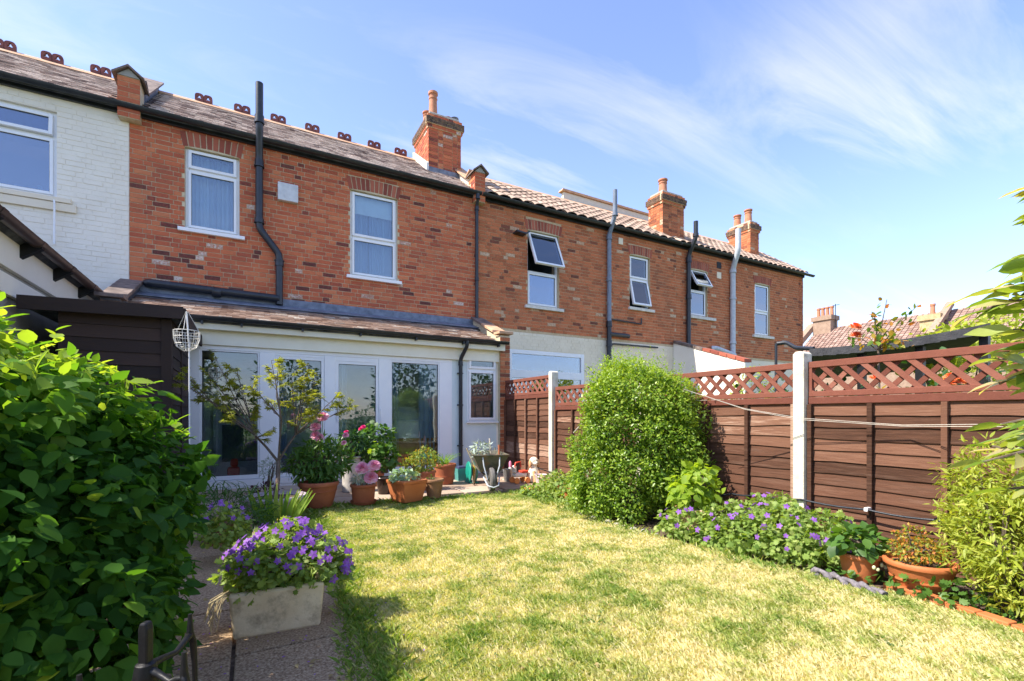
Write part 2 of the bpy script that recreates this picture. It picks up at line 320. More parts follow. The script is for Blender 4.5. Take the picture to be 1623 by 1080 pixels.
# ------------------------------------------------------------------ brickwork
brick_cache = {}
def brickwork(root, wallname, x0, x1, z0, z1, Y, holes, bmat, mmat, n_parts=300, c=.075, proud=.007, cream=(), tones=None, arch=(), wall_holes=None, depth=.30, spread=1.0, side=True):
    """a wall facing -Y: mortar body with openings, Flemish bond bricks standing proud of it"""
    wh = holes if wall_holes is None else wall_holes
    xs = sorted({x0, x1, *[h[0] for h in wh], *[h[1] for h in wh]}); xs = [v for v in xs if x0 <= v <= x1]
    zs = sorted({z0, z1, *[h[2] for h in wh], *[h[3] for h in wh]}); zs = [v for v in zs if z0 <= v <= z1]
    m = MB()
    for i in range(len(xs)-1):
        for j in range(len(zs)-1):
            a, b_, c_, d = xs[i], xs[i+1], zs[j], zs[j+1]; mx_, mz = (a+b_)/2, (c_+d)/2
            if any(h[0] < mx_ < h[1] and h[2] < mz < h[3] for h in wh): continue
            m.add([(a,Y,c_),(b_,Y,c_),(b_,Y,d),(a,Y,d)], [(0,1,2,3)]); m.add([(a,Y+depth,c_),(b_,Y+depth,c_),(b_,Y+depth,d),(a,Y+depth,d)], [(3,2,1,0)])
    for h in wh:
        a, b_, c_, d = max(h[0],x0), min(h[1],x1), h[2], h[3]
        for q in ([(a,Y,c_),(a,Y,d),(a,Y+depth,d),(a,Y+depth,c_)], [(b_,Y,c_),(b_,Y+depth,c_),(b_,Y+depth,d),(b_,Y,d)], [(a,Y,d),(b_,Y,d),(b_,Y+depth,d),(a,Y+depth,d)], [(a,Y,c_),(a,Y+depth,c_),(b_,Y+depth,c_),(b_,Y,c_)]): m.add(q, [(0,1,2,3)])
    m.add([(x0,Y,z0),(x0,Y+depth,z0),(x0,Y+depth,z1),(x0,Y,z1)], [(0,1,2,3)]); m.add([(x1,Y,z0),(x1,Y,z1),(x1,Y+depth,z1),(x1,Y+depth,z0)], [(0,1,2,3)])
    m.add([(x0,Y,z1),(x1,Y,z1),(x1,Y+depth,z1),(x0,Y+depth,z1)], [(0,1,2,3)])
    wall = m.build(wallname, mmat, root)
    bricks = []
    nrow = int((z1-z0)/c)
    for r in range(nrow):
        za = z1-(r+1)*c+.0115; zb = z1-r*c
        iv = [(x0+.004, x1-.004)]
        for h in list(holes)+list(arch):
            if h[2]-.004 < (za+zb)/2 < h[3]+.004:
                nv = []
                for a, b_ in iv:
                    if h[1] <= a or h[0] >= b_: nv.append((a, b_)); continue
                    if h[0]-a > .03: nv.append((a, h[0]-.004))
                    if b_-h[1] > .03: nv.append((h[1]+.004, b_))
                iv = nv
        L = [.215, .1025]; x = x0-.16*(r%2)-.02*random.random(); k = r%2
        while x < x1:
            w = L[k%2] if random.random() > .18 else .215; k += 1; xe = x+w
            for a, b_ in iv:
                p, q = max(x, a), min(xe, b_)
                if q-p > .03: bricks.append((p, q, za, zb, abs(q-p-w) < .001, w))
            x = xe+.010
    def tn():
        t = random.random(); t = .53+(t-.5)*.52*spread
        if random.random() < .018: t = random.uniform(.93,1.0)
        elif random.random() < .035: t = random.uniform(.05,.2)
        return t
    whole = [q for q in bricks if q[4]]; rest = [q for q in bricks if not q[4]]
    whole.sort(key=lambda q: ((q[0]+q[1])/2)**2+Y*Y+((q[2]+q[3])/2-CH)**2)
    cnt = 0
    for q in whole:
        if cnt >= n_parts: rest.append(q); continue
        key = (bmat.name, q[5], random.randrange(40))
        if key not in brick_cache:
            bb = MB(); w = q[5]; j = [random.uniform(-.0018,.0018) for _ in range(4)]
            bb.add([(0,0,j[0]),(w,0,j[1]),(w,0,.065+j[2]),(0,0,.065+j[3]),(0,.03,0),(w,.03,0),(w,.03,.065),(0,.03,.065)], [(0,1,2,3),(1,5,6,2),(4,0,3,7),(3,2,6,7),(0,4,5,1)], tn() if key[2] < 38 else (.96 if key[2] == 39 else .12))
            brick_cache[key] = bb.mesh('brick', bmat)
        o = bpy.data.objects.new('brick', brick_cache[key]); place(o, wall, T(q[0], Y-proud+random.uniform(-.003,.002), q[2])); cnt += 1
    m = MB()
    for p, q, za, zb, _, w in rest:
        yy = Y-proud+random.uniform(-.003,.002); j = [random.uniform(-.0018,.0018) for _ in range(4)]
        m.add([(p,yy,za+j[0]),(q,yy,za+j[1]),(q,yy,zb+j[2]),(p,yy,zb+j[3]),(p,Y+.01,za),(q,Y+.01,za),(q,Y+.01,zb),(p,Y+.01,zb)], [(0,1,2,3),(1,5,6,2),(4,0,3,7),(3,2,6,7),(0,4,5,1)], tn())
    if rest: m.build('brickwork', bmat, wall, kind='stuff')
    return wall
def flat_arch(root, xa, xb, zb, zt, Y, bmat=None, n=None):
    """a gently cambered arch of upright bricks over an opening"""
    n = n or max(6, int((xb-xa)/.078)); cx = (xa+xb)/2; hold = None
    back = MB(); back.box(xa-.012, xb+.012, Y-.0065, Y+.10, zb-.002, zt); hold = back.build('window_arch', mortar, root)
    for i in range(n):
        a = xa+(xb-xa)*i/n; b_ = xa+(xb-xa)*(i+1)/n; sp = .10
        f = lambda x: cx+(x-cx)*(1+sp)
        cam_ = lambda x: .03*(1-((x-cx)/((xb-xa)/2))**2)
        m = MB(); gq = .0075
        pts = [(a+gq, zb+cam_(a)*1.0), (b_-gq, zb+cam_(b_)), (f(b_)-gq, zt+cam_(b_)*.6), (f(a)+gq, zt+cam_(a)*.6)]
        m.prism(pts, Y-.013, Y+.10, lambda p, q, d: (p, d, q), random.random())
        m.build('arch_brick', bmat or arch_brick, hold)
# ------------------------------------------------------------------ roofs
tcache = {}
def tile_mesh(kind, tm, w, l):
    key = (kind, tm.name, w, l, random.randrange(10))
    if key not in tcache:
        m = MB(); t = random.random()
        if kind == 'plain':
            j = [random.uniform(-.004,.004) for _ in range(4)]
            m.box(.0015, w-.0015, 0, l, 0, .013, t); m.V = [(x, y+(j[0] if y == 0 and x < w/2 else j[1] if y == 0 else 0), z+(random.uniform(0,.005) if y == 0 else 0)) for x, y, z in m.V]
        else:
            n = 6; pr = [(w*i/n, .045*math.sin(math.pi*i/n)**.7 if i < n else 0) for i in range(n+1)]
            poly = pr+[(x, z-.014) for x, z in pr[::-1]]
            vs = [(x, y, z) for y in (0, l) for x, z in poly]; k = len(poly)
            fs = [(i, i+1, k+i+1, k+i) for i in range(n)]+[(i, k-1-i, k-2-i, i+1) for i in range(n)]
            m.add(vs, fs, t)
        tcache[key] = m.mesh('tile', tm)
    return tcache[key]
def tiled_roof(root, x0, x1, ya, za, yb, zb, tm, w=.165, gauge=.10, kind='plain', n_parts=300, name='roof', bodymat=None, hole=None):
    L = math.hypot(yb-ya, zb-za); pit = math.atan2(zb-za, yb-ya)
    m = MB(); f = .012
    m.add([(x0,ya,za-f),(x1,ya,za-f),(x1,yb,zb-f),(x0,yb,zb-f),(x0,ya,za-.08),(x1,ya,za-.08),(x1,yb,zb-.08),(x0,yb,zb-.08)], [(0,1,2,3),(7,6,5,4),(0,4,5,1),(1,5,6,2),(2,6,7,3),(3,7,4,0)])
    roof = m.build(name, bodymat or lead_d, root)
    cells = []
    nr = int(L/gauge)
    for r in range(nr):
        s = r*gauge; off = (w/2 if r%2 and kind == 'plain' else 0)
        x = x0-off
        while x < x1-.01:
            if x > x0-.02 and x+w < x1+.02: cells.append((x, s))
            x += w
    def pos(x, s): return (x, ya+s*math.cos(pit), za+s*math.sin(pit))
    cells.sort(key=lambda c: sum((a-b)**2 for a, b in zip(pos(*c), (0, 0, CH))))
    tl = gauge*1.55; tilt = .011/gauge if kind == 'plain' else .02/gauge
    rest = MB()
    for i, (x, s) in enumerate(cells):
        M = T(*pos(x, s)) @ Matrix.Rotation(pit, 4, 'X') @ T(0, 0, .012+random.uniform(0,.004)) @ Matrix.Rotation(-math.atan(tilt)*.9+random.uniform(-.012,.012), 4, 'X') @ Matrix.Rotation(random.uniform(-.012,.012), 4, 'Z')
        me = tile_mesh(kind, tm, w, tl)
        if i < n_parts: place(bpy.data.objects.new('tile', me), roof, M)
        else:
            b0 = len(rest.V); rest.V += [tuple(M @ v.co) for v in me.vertices]; tt = me.attributes['tone'].data[0].value
            for p in me.polygons: rest.F.append(tuple(b0+k for k in p.vertices)); rest.t.append(tt)
    if rest.V: rest.build('roof_tiling', tm, roof, kind='stuff')
    return roof
def gutter(root, x0, x1, y, z, r=.058, mt=None, joints=True, name='gutter', brk=1.0):
    m = MB(); n = 8
    prof = [(math.cos(math.pi+math.pi*i/n)*r, math.sin(math.pi+math.pi*i/n)*r) for i in range(n+1)]
    prof2 = prof+[(a*.9, b*.9) for a, b in prof[::-1]]
    m.prism(prof2, x0, x1, lambda a, b, d: (d, y+a, z+b))
    x = x0+.6
    while x < x1:
        m.prism([(a*1.1, b*1.1) for a, b in prof]+[(a*1.0, b*1.0) for a, b in prof[::-1]], x, x+.06, lambda a, b, d: (d, y+a, z+b)); x += brk*1.9
    return m.build(name, mt or black_pipe, root, smooth=40)
def soil_pipe(root, pts, r=.055, mt=None, name='drain_pipe', collars=(), n=12):
    # rounded corners
    P = [Vector(p) for p in pts]; out = [P[0]]
    for i in range(1, len(P)-1):
        a, b_, c_ = P[i-1], P[i], P[i+1]; d = min(r*1.3, (a-b_).length/2.2, (c_-b_).length/2.2)
        p, q = b_+(a-b_).normalized()*d, b_+(c_-b_).normalized()*d
        out += [p, (p+b_*2+q)/4, q]
    out.append(P[-1]); m = MB(); m.tube(out, r, n)
    o = m.build(name, mt or black_pipe, root, smooth=50)
    for c0, c1 in collars:
        k = MB(); k.tube([c0, c1], r*1.22, n); k.tube([c0, Vector(c0)+(Vector(c1)-Vector(c0))*.2], r*1.36, n); k.build('pipe_collar', mt or black_pipe, o, smooth=40)
    return o
# ------------------------------------------------------------------ windows
def ring(m, x0, x1, z0, z1, y0, y1, w, tone=.5, wt=None, wb=None):
    wt = wt or w; wb = wb or w
    m.box(x0, x0+w, y0, y1, z0, z1, tone); m.box(x1-w, x1, y0, y1, z0, z1, tone)
    m.box(x0+w, x1-w, y0+.001, y1-.001, z1-wt, z1, tone); m.box(x0+w, x1-w, y0+.001, y1-.001, z0, z0+wb, tone)
def sash(parent, x0, x1, z0, z1, y, ang=0, hinge='top', w=.05, name='sash', g=None, gname='pane', bar=None):
    hz = z1 if hinge == 'top' else z0
    M = T((x0+x1)/2, y, hz) @ Matrix.Rotation(-ang if hinge == 'top' else ang, 4, 'X'); h = (x1-x0)/2; a, b_ = z0-hz, z1-hz
    m = MB(); ring(m, -h, h, a, b_, -.028, .028, w); s = m.build(name, upvc, parent, local=M, bevel=.004)
    q = MB(); q.box(-h+w-.004, h-w+.004, -.006, .006, a+w-.004, b_-w+.004); q.build(gname, g or glass, parent, local=M)
    k = MB(); ring(k, -h+w-.002, h-w+.002, a+w-.002, b_-w+.002, -.016, -.008, .007); k.build('gasket', blackm, parent, local=M)
    return s
def curtain(parent, x0, x1, z0, z1, y, folds=9, gap=None, seed=0, name='curtain'):
    m = MB(); r = random.Random(seed); n = folds*6; ph = r.random()*6
    segs = [(x0, x1)] if gap is None else [(x0, gap-.012), (gap+.012, x1)]
    for a, b_ in segs:
        vs = []
        for i in range(n+1):
            t = i/n; x = a+(b_-a)*t; d = .042*math.sin(t*folds*6.28+ph+math.sin(t*9))+.015*math.sin(t*folds*15+1)
            vs += [(x, y+d, z0), (x+.006*math.sin(t*40), y+d*.7, z1)]
        m.add(vs, [(2*i, 2*i+2, 2*i+3, 2*i+1) for i in range(n)])
    return m.build(name, curt, parent, smooth=80)
def window(root, x0, x1, z0, z1, Y, split, lower=0, upper=0, sill=None, curt_=None, rec=.06, gap=None, interior=True, fw=.05, sillm=None, gmat=None, sh=.06):
    """window frame set in an opening; split is the height of the transom"""
    y0, y1 = Y+rec, Y+rec+.07
    m = MB(); ring(m, x0, x1, z0, z1, y0, y1, fw)
    if split: m.box(x0+fw, x1-fw, y0+.002, y1-.002, split-.028, split+.028)
    w = m.build('window', upvc, root, bevel=.005)
    e = .008
    if split:
        sash(w, x0+fw-e, x1-fw+e, split+.028-e, z1-fw+e, y0-.004, upper, w=.045, g=gmat)
        if lower is not None: sash(w, x0+fw-e, x1-fw+e, z0+fw-e, split-.028+e, y0+.004 if not lower else y0-.004, lower, w=.04 if lower == 0 else .05, g=gmat)
    else: sash(w, x0+fw-e, x1-fw+e, z0+fw-e, z1-fw+e, y0-.004, lower, w=.045, g=gmat)
    if sill:
        s = MB(); s.box(sill[0], sill[1], Y-.07, Y+rec-.002, z0-sh, z0-.001); s.build('sill', sillm or upvc, w, bevel=.006)
    if curt_ == 'net': curtain(w, x0+.05, x1-.05, z0+.02, z1-.06, Y+rec+.16, seed=int(x0*10), gap=gap)
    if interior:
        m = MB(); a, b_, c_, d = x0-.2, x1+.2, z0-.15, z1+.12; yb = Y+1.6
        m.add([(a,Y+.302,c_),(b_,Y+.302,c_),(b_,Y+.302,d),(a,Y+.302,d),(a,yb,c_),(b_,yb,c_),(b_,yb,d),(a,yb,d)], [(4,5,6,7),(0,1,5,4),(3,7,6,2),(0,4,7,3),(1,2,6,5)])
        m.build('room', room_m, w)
    return w
def chimney(root, x0, x1, y0, y1, zb, zt, pots, bm=None, mm=None, dark=True, name='chimney'):
    """stack with individually laid bricks on the two faces in view, oversailing cap courses and pots"""
    m = MB(); m.box(x0+.006, x1-.006, y0+.006, y1-.006, zb, zt-.33); ch = m.build(name, mm or mortar_b, root)
    bm = bm or brick_org; k = MB(); r = 0; z = zt-.33-.065
    while z > zb-.05:
        for (a, b_, face) in ((x0, x1, 'f'), (y0, y1, 'l')):
            n = (b_-a); t = a-(.11 if r%2 else 0); q = (r+(face == 'l'))%2
            while t < b_:
                L = .215 if q%2 == 0 else .1025; q += 1; p0, p1 = max(t, a), min(t+L, b_)
                if p1-p0 > .03:
                    j = random.uniform(-.003,.002); tn = .5+(random.random()-.5)*.7
                    if random.random() < .05: tn = .98
                    if face == 'f': k.box(p0, p1, y0-.002+j, y0+.05, z, z+.065, tn, skip='k')
                    else: k.box(x0-.002+j, x0+.05, p0, p1, z, z+.065, tn, skip='r')
                t += L+.01
        r += 1; z -= .075
    k.build('brickwork', bm, ch, kind='stuff')
    for i, (o, h) in enumerate(((.03,.065),(.06,.065),(.06,.065),(.02,.065))):
        zz_ = zt-.33+i*.075; c = MB(); c.box(x0-o+.008, x1+o-.008, y0-o+.008, y1+o-.008, zz_-.01, zz_+.07, skip=''); 
        core = c.build('cap_course', mm or mortar_b, ch)
        for face in 'fl':
            a, b_ = (x0-o, x1+o) if face == 'f' else (y0-o, y1+o); t = a-(.08 if i%2 else 0)
            q = i
            d = MB()
            while t < b_:
                p0, p1 = max(t, a), min(t+(.215 if q%2 else .1025), b_); q += 1
                if p1-p0 > .03:
                    if face == 'f': d.box(p0, p1, y0-o, y0, zz_, zz_+h, random.random())
                    else: d.box(x0-o, x0, p0 + (.0 if p0 > a else .11), p1, zz_, zz_+h, random.random()) if p1-(p0 + (.0 if p0 > a else .11)) > .02 else None
                t = max(p1+.01, t+.11)
            if d.V: d.build('cap_brickwork', brick_dark if dark and i in (1,2) else bm, ch, kind='stuff')
    c = MB(); c.box(x0+.02, x1-.02, y0+.02, y1-.02, zt-.03, zt+.035); c.build('flaunching', mat('cement '+str(round(x0,1)), (.3,.28,.25), (.4,.38,.34)), ch, bevel=.02)
    for (px_p, py_p, r, h, pm) in pots:
        p = MB(); z0 = zt+.01
        p.lathe([(r*1.15,z0),(r*1.15,z0+.04),(r*.98,z0+.06),(r*.86,z0+h*.72),(r*.98,z0+h*.74),(r*.98,z0+h*.78),(r*.84,z0+h*.80),(r*.84,z0+h*.90),(r*1.08,z0+h*.92),(r*1.08,z0+h),(r*.8,z0+h),(r*.75,z0+h*.9)], (px_p, py_p, 0), 16)
        p.build('chimney_pot', pm, ch, smooth=35)
    return ch
pot_o = mat('sunny clay pot', (.42,.17,.09), (.52,.24,.14), nscale=9, rough=.85)
pot_m = mat('galvanised cowl', (.3,.3,.3), (.4,.4,.4), nscale=9, rough=.4, metal=.7)
ZEV = 5.76; RY, RZ = 10.8, 7.05                  # eaves height, ridge line
def ridge(root, x0, x1, crests=(), crest_w=.28):
    m = MB(); m.prism([(-.13,-.10),(-.12,-.085),(0,.012),(.12,-.085),(.13,-.10),(0,-.02)], x0, x1, lambda a, b_, d: (d, RY+a, RZ+.045+b_)); 
    rt = m.build('ridge_tile', ridge_m, root)
    for cx in crests:                             # twin-lobed crest with pierced trefoils
        for s in (-1, 1):
            c = MB(); ox = cx+s*crest_w/4; n = 20; R0 = crest_w/4*1.04
            for i in range(n):
                t0, t1 = 2*math.pi*i/n, 2*math.pi*(i+1)/n
                def outer(t):
                    ct, st = math.cos(t), math.sin(t); k = 1/max(abs(ct), abs(st)) if st < 0 else 1/max((abs(ct)**3+abs(st)**3)**(1/3), .01)
                    return (ox+R0*ct*min(k, 1.4), RZ+.045+.075+.075*st*min(k, 1.4))
                def inner(t):
                    r_ = .029+.012*math.cos(3*(t-math.pi/2)); return (ox+r_*math.cos(t), RZ+.045+.078+r_*math.sin(t))
                q = [outer(t0), outer(t1), inner(t1), inner(t0)]
                c.prism(q, RY-.02, RY+.02, lambda a, b_, d: (a, d, b_))
            c.build('ridge_crest', crest_m, rt)
    return rt
def eaves_board(root, x0, x1, z=ZEV):
    m = MB(); m.box(x0, x1, YF-.055, YF-.01, z-.10, z+.03); return m.build('fascia', black_pipe, root)
def parapet(root, xc, w, sidem, n_end=True, ya=8.98, lift=.20, name='party_parapet', yend=None):
    """low party wall that follows the roof slope and ends in a small gabled brick pier at the eaves"""
    sl = (RZ-ZEV)/(RY-9.0); ye = yend or RY; x0, x1 = xc-w/2, xc+w/2
    up = lambda y: ZEV+sl*(y-9.0)
    m = MB(); pts = [(ya+.34, up(ya+.34)-.15), (ye, up(ye)-.15), (ye, up(ye)+lift), (ya+.52, up(ya+.52)+lift-.08), (ya+.34, ZEV+.40)]
    m.prism(pts, x0+.02, x1-.02, lambda a, b_, d: (d, a, b_)); pr = m.build(name, sidem, root)
    c = MB(); top = [(ya+.20, ZEV+.50), (ya+.40, ZEV+.43), (ya+.62, up(ya+.62)+lift-.045), (ye+.03, up(ye)+lift)]
    c.prism(top+[(a, b_+.035) for a, b_ in top[::-1]], x0-.05, x1+.05, lambda a, b_, d: (d, a, b_)); c.build('coping', ridge_m if sidem is not lead else tile_cop, pr)
    # brick pier
    q = MB(); q.box(x0+.006, x1-.006, ya+.006, ya+.335, ZEV-.2, ZEV+.42); pier = q.build('pier', mortar, pr)
    z = ZEV-.19; r = 0; k = MB()
    while z < ZEV+.38:
        cuts = [x0, x1] if r%2 else [x0, xc, x1]
        for i in range(len(cuts)-1): k.box(cuts[i]+(.004 if i else 0), cuts[i+1]-.004, ya, ya+.03, z, z+.065, .3+random.random()*.5)
        if r%2: k.box(x0-.001, x0+.03, ya+.032, ya+.215, z, z+.065, random.random()); 
        else: k.box(x0-.001, x0+.03, ya+.032, ya+.1, z, z+.065, random.random()); k.box(x0-.001, x0+.03, ya+.11, ya+.33, z, z+.065, random.random())
        r += 1; z += .075
    k.build('pier_brickwork', brick_red, pr, kind='stuff')
    g_ = MB(); g_.prism([(x0, ZEV+.41), (x1, ZEV+.41), (xc, ZEV+.53)], ya-.01, ya+.33, lambda a, b_, d: (a, d, b_)); g_.build('pier_gable', render_gray, pr)
    for s in (-1, 1):
        t = MB(); a = [(xc, ZEV+.535), (xc+s*(w/2+.06), ZEV+.39), (xc+s*(w/2+.06), ZEV+.415), (xc, ZEV+.57)]
        t.prism(a if s > 0 else a[::-1], ya-.06, ya+.38, lambda p, q_, d: (p, d, q_)); t.build('cap_tile', tile_cop, pr)
    return pr
tile_cop = mat('dark clay coping', (.10,.075,.065), (.24,.18,.15), nscale=8, rough=.9, bump=.3, bscale=30)

# ------------------------------------------------------------------ house A: painted, on the left
HA = thing('terraced_house', ((XA-7.4)/2, YF, 0), 'cream painted end house on the far left with dark gutter and tall plastic window', 'house')
ax1 = onY(90, 180, YF)[0]; az1 = 5.47; az0 = 4.23; ax0 = ax1-1.35
holes = [(ax0, ax1, az0, az1)]
brickwork(HA, 'wall', -7.4, XA-.003, 0.0, 5.70, YF, holes, cream_paint if False else white_paint, white_paint, n_parts=0, proud=.0045)
w = window(HA, ax0, ax1, az0, az1, YF, 5.10, lower=0, upper=R(6), sill=None, rec=.05, gmat=glass_f, fw=.055)
s = MB(); s.box(ax0-.15, ax1+.17, YF-.06, YF+.045, az0-.07, az0-.002); s.build('sill', cream_paint, w, bevel=.006)
s = MB(); s.box(ax0-.15, ax1+.22, YF-.045, YF-.008, az0-.19, az0-.075); s.build('sill_band', cream_paint, w, bevel=.006)
for dx, dz, cc, hh, rr in ((-.50,0,(.75,.75,.72),.16,.03),(-.33,0,(.6,.12,.2),.14,.03),(-.24,0,(.15,.5,.45),.20,.05)):
    s = MB(); s.lathe([(rr,0),(rr,hh*.6),(rr*.5,hh*.75),(rr*.5,hh)], (ax1+dx, YF+.21, az0+.01), 10); s.build('bottle', plain('bottle colour '+str(rr+dx), cc), w, smooth=40)
soil_pipe(HA, [(ax1-.03, YF-.02, az0-.02), (ax1+.0, YF-.09, az0-.10), (ax1-.01, YF-.06, 3.55)], .012, upvc, name='cable', n=6)
tiled_roof(HA, -7.4, XA-.10, 9.0, ZEV, RY, RZ, tile_brown, n_parts=300)
ridge(HA, -7.4, XA-.1, crests=[xY(7, RY), xY(83, RY), xY(160, RY)])
eaves_board(HA, -7.4, XA); gutter(HA, -7.4, XA+.3, 8.97, ZEV-.01)

# ------------------------------------------------------------------ house B: red brick, with the glazed extension
HB = thing('terraced_house', ((XA+XB)/2, YF, 0), 'red brick house with net curtained windows and glazed white garden room', 'house')
def rect(xa, xb, yt, yb, Y=YF):
    x0, zt = onY(xa, yt, Y); x1, _ = onY(xb, yt, Y); _, zb = onY(xa, yb, Y); return (x0, x1, zb, zt)
w1 = rect(293, 379.5, 230, 362); w2 = rect(555, 630, 298, 436.5)
arches = [(w1[0]-.03, w1[1]+.03, w1[3], w1[3]+.24), (w2[0]-.03, w2[1]+.03, w2[3], w2[3]+.24)]
vx, vz = onY(457, 289, YF)
brickwork(HB, 'wall', XA, XB, 2.6, 5.70, YF, [w1, w2], brick_red, mortar, arch=arches)
for wd, ar in zip((w1, w2), arches): flat_arch(HB, ar[0], ar[1], ar[2]-.02, ar[3]-.03, YF)
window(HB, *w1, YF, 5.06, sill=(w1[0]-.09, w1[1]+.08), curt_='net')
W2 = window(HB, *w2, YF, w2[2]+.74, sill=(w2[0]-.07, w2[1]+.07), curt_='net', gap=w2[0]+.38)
s = MB(); s.box(w2[0]+.06, w2[1]-.06, YF+.14, YF+.15, w2[3]-.40, w2[3]-.05); s.build('roller_blind', plain('pale blind', (.75,.78,.76)), W2)
s = MB(); a, b_ = onY(440, 289, YF); c_, d = onY(472, 325, YF); s.box(a, c_, YF-.09, YF-.001, d+.0, b_-.02)
s.build('vent_box', mat('weathered white box', (.48,.5,.52), (.66,.68,.70), nscale=9, rough=.6, stain=.3, stain_c=(.4,.36,.3)), HB, bevel=.008)
tiled_roof(HB, XA+.16, XB-.14, 9.0, ZEV, RY, RZ, tile_brown)
ridge(HB, XA+.1, XB-.1, crests=[xY(p, RY) for p in (323,384,441,495,546,593,635)])
eaves_board(HB, XA+.0, XB); gutter(HB, XA+.3, XB, 8.97, ZEV-.01)
parapet(HB, XA+.02, .27, lead)
cream_side = plain('cream cement side', (.66,.60,.50), .9)
parapet(HB, XB-.02, .24, cream_side)
chimney(HB, 3.39, 4.15, 9.95, 10.9, 6.2, 7.75, [(3.58,10.2,.10,.60,pot_o),(3.56,10.55,.10,.34,pot_o),(3.95,10.25,.09,.16,pot_o),(4.08,10.15,.085,.14,pot_m)], bm=brick_red)
s = MB(); s.prism([(9.90,6.40),(10.9,7.1),(10.9,7.3),(9.93,6.62)], 3.33, 3.385, lambda a, b_, d: (d, a, b_)); s.build('chimney_flashing', plain('white mortar fillet', (.75,.72,.66), .9), HB)
s = MB(); s.box(3.37, 4.17, 9.88, 9.945, 6.36, 6.52); s.build('chimney_apron', lead, HB)
s = MB(); s.prism([(10.2,6.9),(11.6,7.4),(11.6,7.65),(10.6,7.5)], 2.9, 3.3, lambda a, b_, d: (d, a, b_))
# pipes on B
p0 = onY(411, 138, 8.98); p1 = onY(411, 360, 8.98); p2 = onY(443, 402, 8.98); p3 = onY(443, 484, 8.98)
soil_pipe(HB, [(p0[0], 8.88, p0[1]), (p1[0], 8.88, 5.9), (p1[0], 9.04, 5.45), (p1[0], 9.04, p1[1]), (p2[0], 9.04, p2[1]), (p2[0], 9.04, 3.0)], .058, name='soil_pipe',
  collars=[((p0[0], 8.88, 5.93), (p0[0], 8.88, 6.06)), ((p1[0], 9.04, 5.28), (p1[0], 9.04, 5.40)), ((p2[0], 9.04, p2[1]-.1), (p2[0], 9.04, p2[1]-.2)), ((p1[0], 9.04, p1[1]+.08), (p1[0], 9.04, p1[1]+.16))])
ha = onY(232, 448, 9.02)
soil_pipe(HB, [(ha[0], 9.08, ha[1]), (ha[0]+.05, 9.02, ha[1]), (p2[0], 9.02, 3.10)], .062, name='waste_pipe', collars=[((-.55,9.02,ha[1]-.03),(-.43,9.02,ha[1]-.035))])
dx = onY(756, 400, 9.05)[0]
soil_pipe(HB, [(dx-.02, 8.97, 5.70), (dx-.02, 8.97, 5.62), (dx, 9.06, 5.48), (dx, 9.06, 2.95)], .036, name='downpipe', collars=[((dx,9.06,3.93),(dx,9.06,4.01)),((dx,9.06,5.40),(dx,9.06,5.48)),((dx-.02,8.97,5.60),(dx-.02,8.97,5.72))])
# ---- extension of B
EX0, EX1 = -1.56, 4.14
tiled_roof(HB, EX0, EX1-.12, 7.76, 2.46, 9.10, 2.95, tile_ext, name='extension_roof', gauge=.10)
s = MB(); s.prism([(8.80,2.885),(9.12,2.975),(9.12,3.12),(9.10,3.12),(9.09,3.0),(8.80,2.90)], EX0, EX1, lambda a, b_, d: (d, a, b_)); s.build('flashing', lead, HB)
s = MB(); n = 60; top = []; 
for i in range(n+1): x = EX0+(EX1-EX0)*i/n; top.append((x, 8.70+.05*random.random()))
s.add([(x, y, 2.805+(y-8.70)*.366+.028) for x, y in top]+[(x, 8.99, 2.94) for x, y in top], [(i, i+1, n+2+i, n+1+i) for i in range(n)]); s.build('bitumen_strip', lead_d, HB)
gutter(HB, xY(289, 7.70), EX1+.02, 7.70, 2.455, r=.05, name='extension_gutter')
for q in (320, 383, 480, 572, 660, 735, 791):
    s = MB(); x = xY(q, 7.72); s.box(x-.012, x+.012, 7.70, 7.78, 2.36, 2.41); s.build('gutter_bracket', black_pipe, HB)
s = MB(); s.box(-1.55, EX1-.005, 7.78, 7.84, 2.30, 2.44); s.build('fascia', upvc_c, HB, bevel=.004)
s = MB(); s.box(-1.55, EX1-.005, 7.84, 7.96, 2.315, 2.33); s.build('soffit', upvc_c, HB)
s = MB(); s.box(-1.55, EX1-.007, 7.90, 7.985, 2.10, 2.312); s.build('head_board', upvc_c, HB, bevel=.004)
def dx_(q): return xY(q, YE)
dtop = 2.10; dbot = .17
s = MB(); D0, D1 = -1.5, dx_(716)
s.box(D0, D1, 7.91, 8.06, .03, .075); s.box(D0, D1, 7.90, 8.04, .078, dbot-.003); s.build('door_sill', upvc, HB, bevel=.005)
doors = MB()
for q0, q1 in ((300,317),(411,437),(514,532),(600,619),(696,716)): doors.box(dx_(q0), dx_(q1), 7.945, 8.015, dbot, dtop-.06)
doors.box(D0, D1, 7.946, 8.014, dtop-.06, dtop); doors.box(-1.5, dx_(300), 7.95, 8.01, dbot, dtop-.062)
PD = doors.build('patio_doors', upvc, HB, bevel=.005)
for q0, q1, zt in ((317,411,2.04),(437,514,2.0),(532,600,1.97),(619,696,2.02)):
    a, b_ = dx_(q0), dx_(q1); w_ = .022 if zt > 2.01 else .045
    m = MB(); ring(m, a+.001, b_-.001, dbot+.002, zt, 7.955, 8.005, w_, wb=.06); 
    if zt < 2.04: m.box(a, b_, 7.952, 8.008, zt, 2.04)
    m.build('door_frame', upvc, PD, bevel=.004)
    m = MB(); m.box(a+w_, b_-w_, 7.975, 7.985, dbot+.06, zt-w_); m.build('pane', glass_d, PD)
    m = MB(); ring(m, a+w_-.003, b_-w_+.003, dbot+.057, zt-w_+.003, 7.962, 7.97, .008); m.build('gasket', blackm, PD)
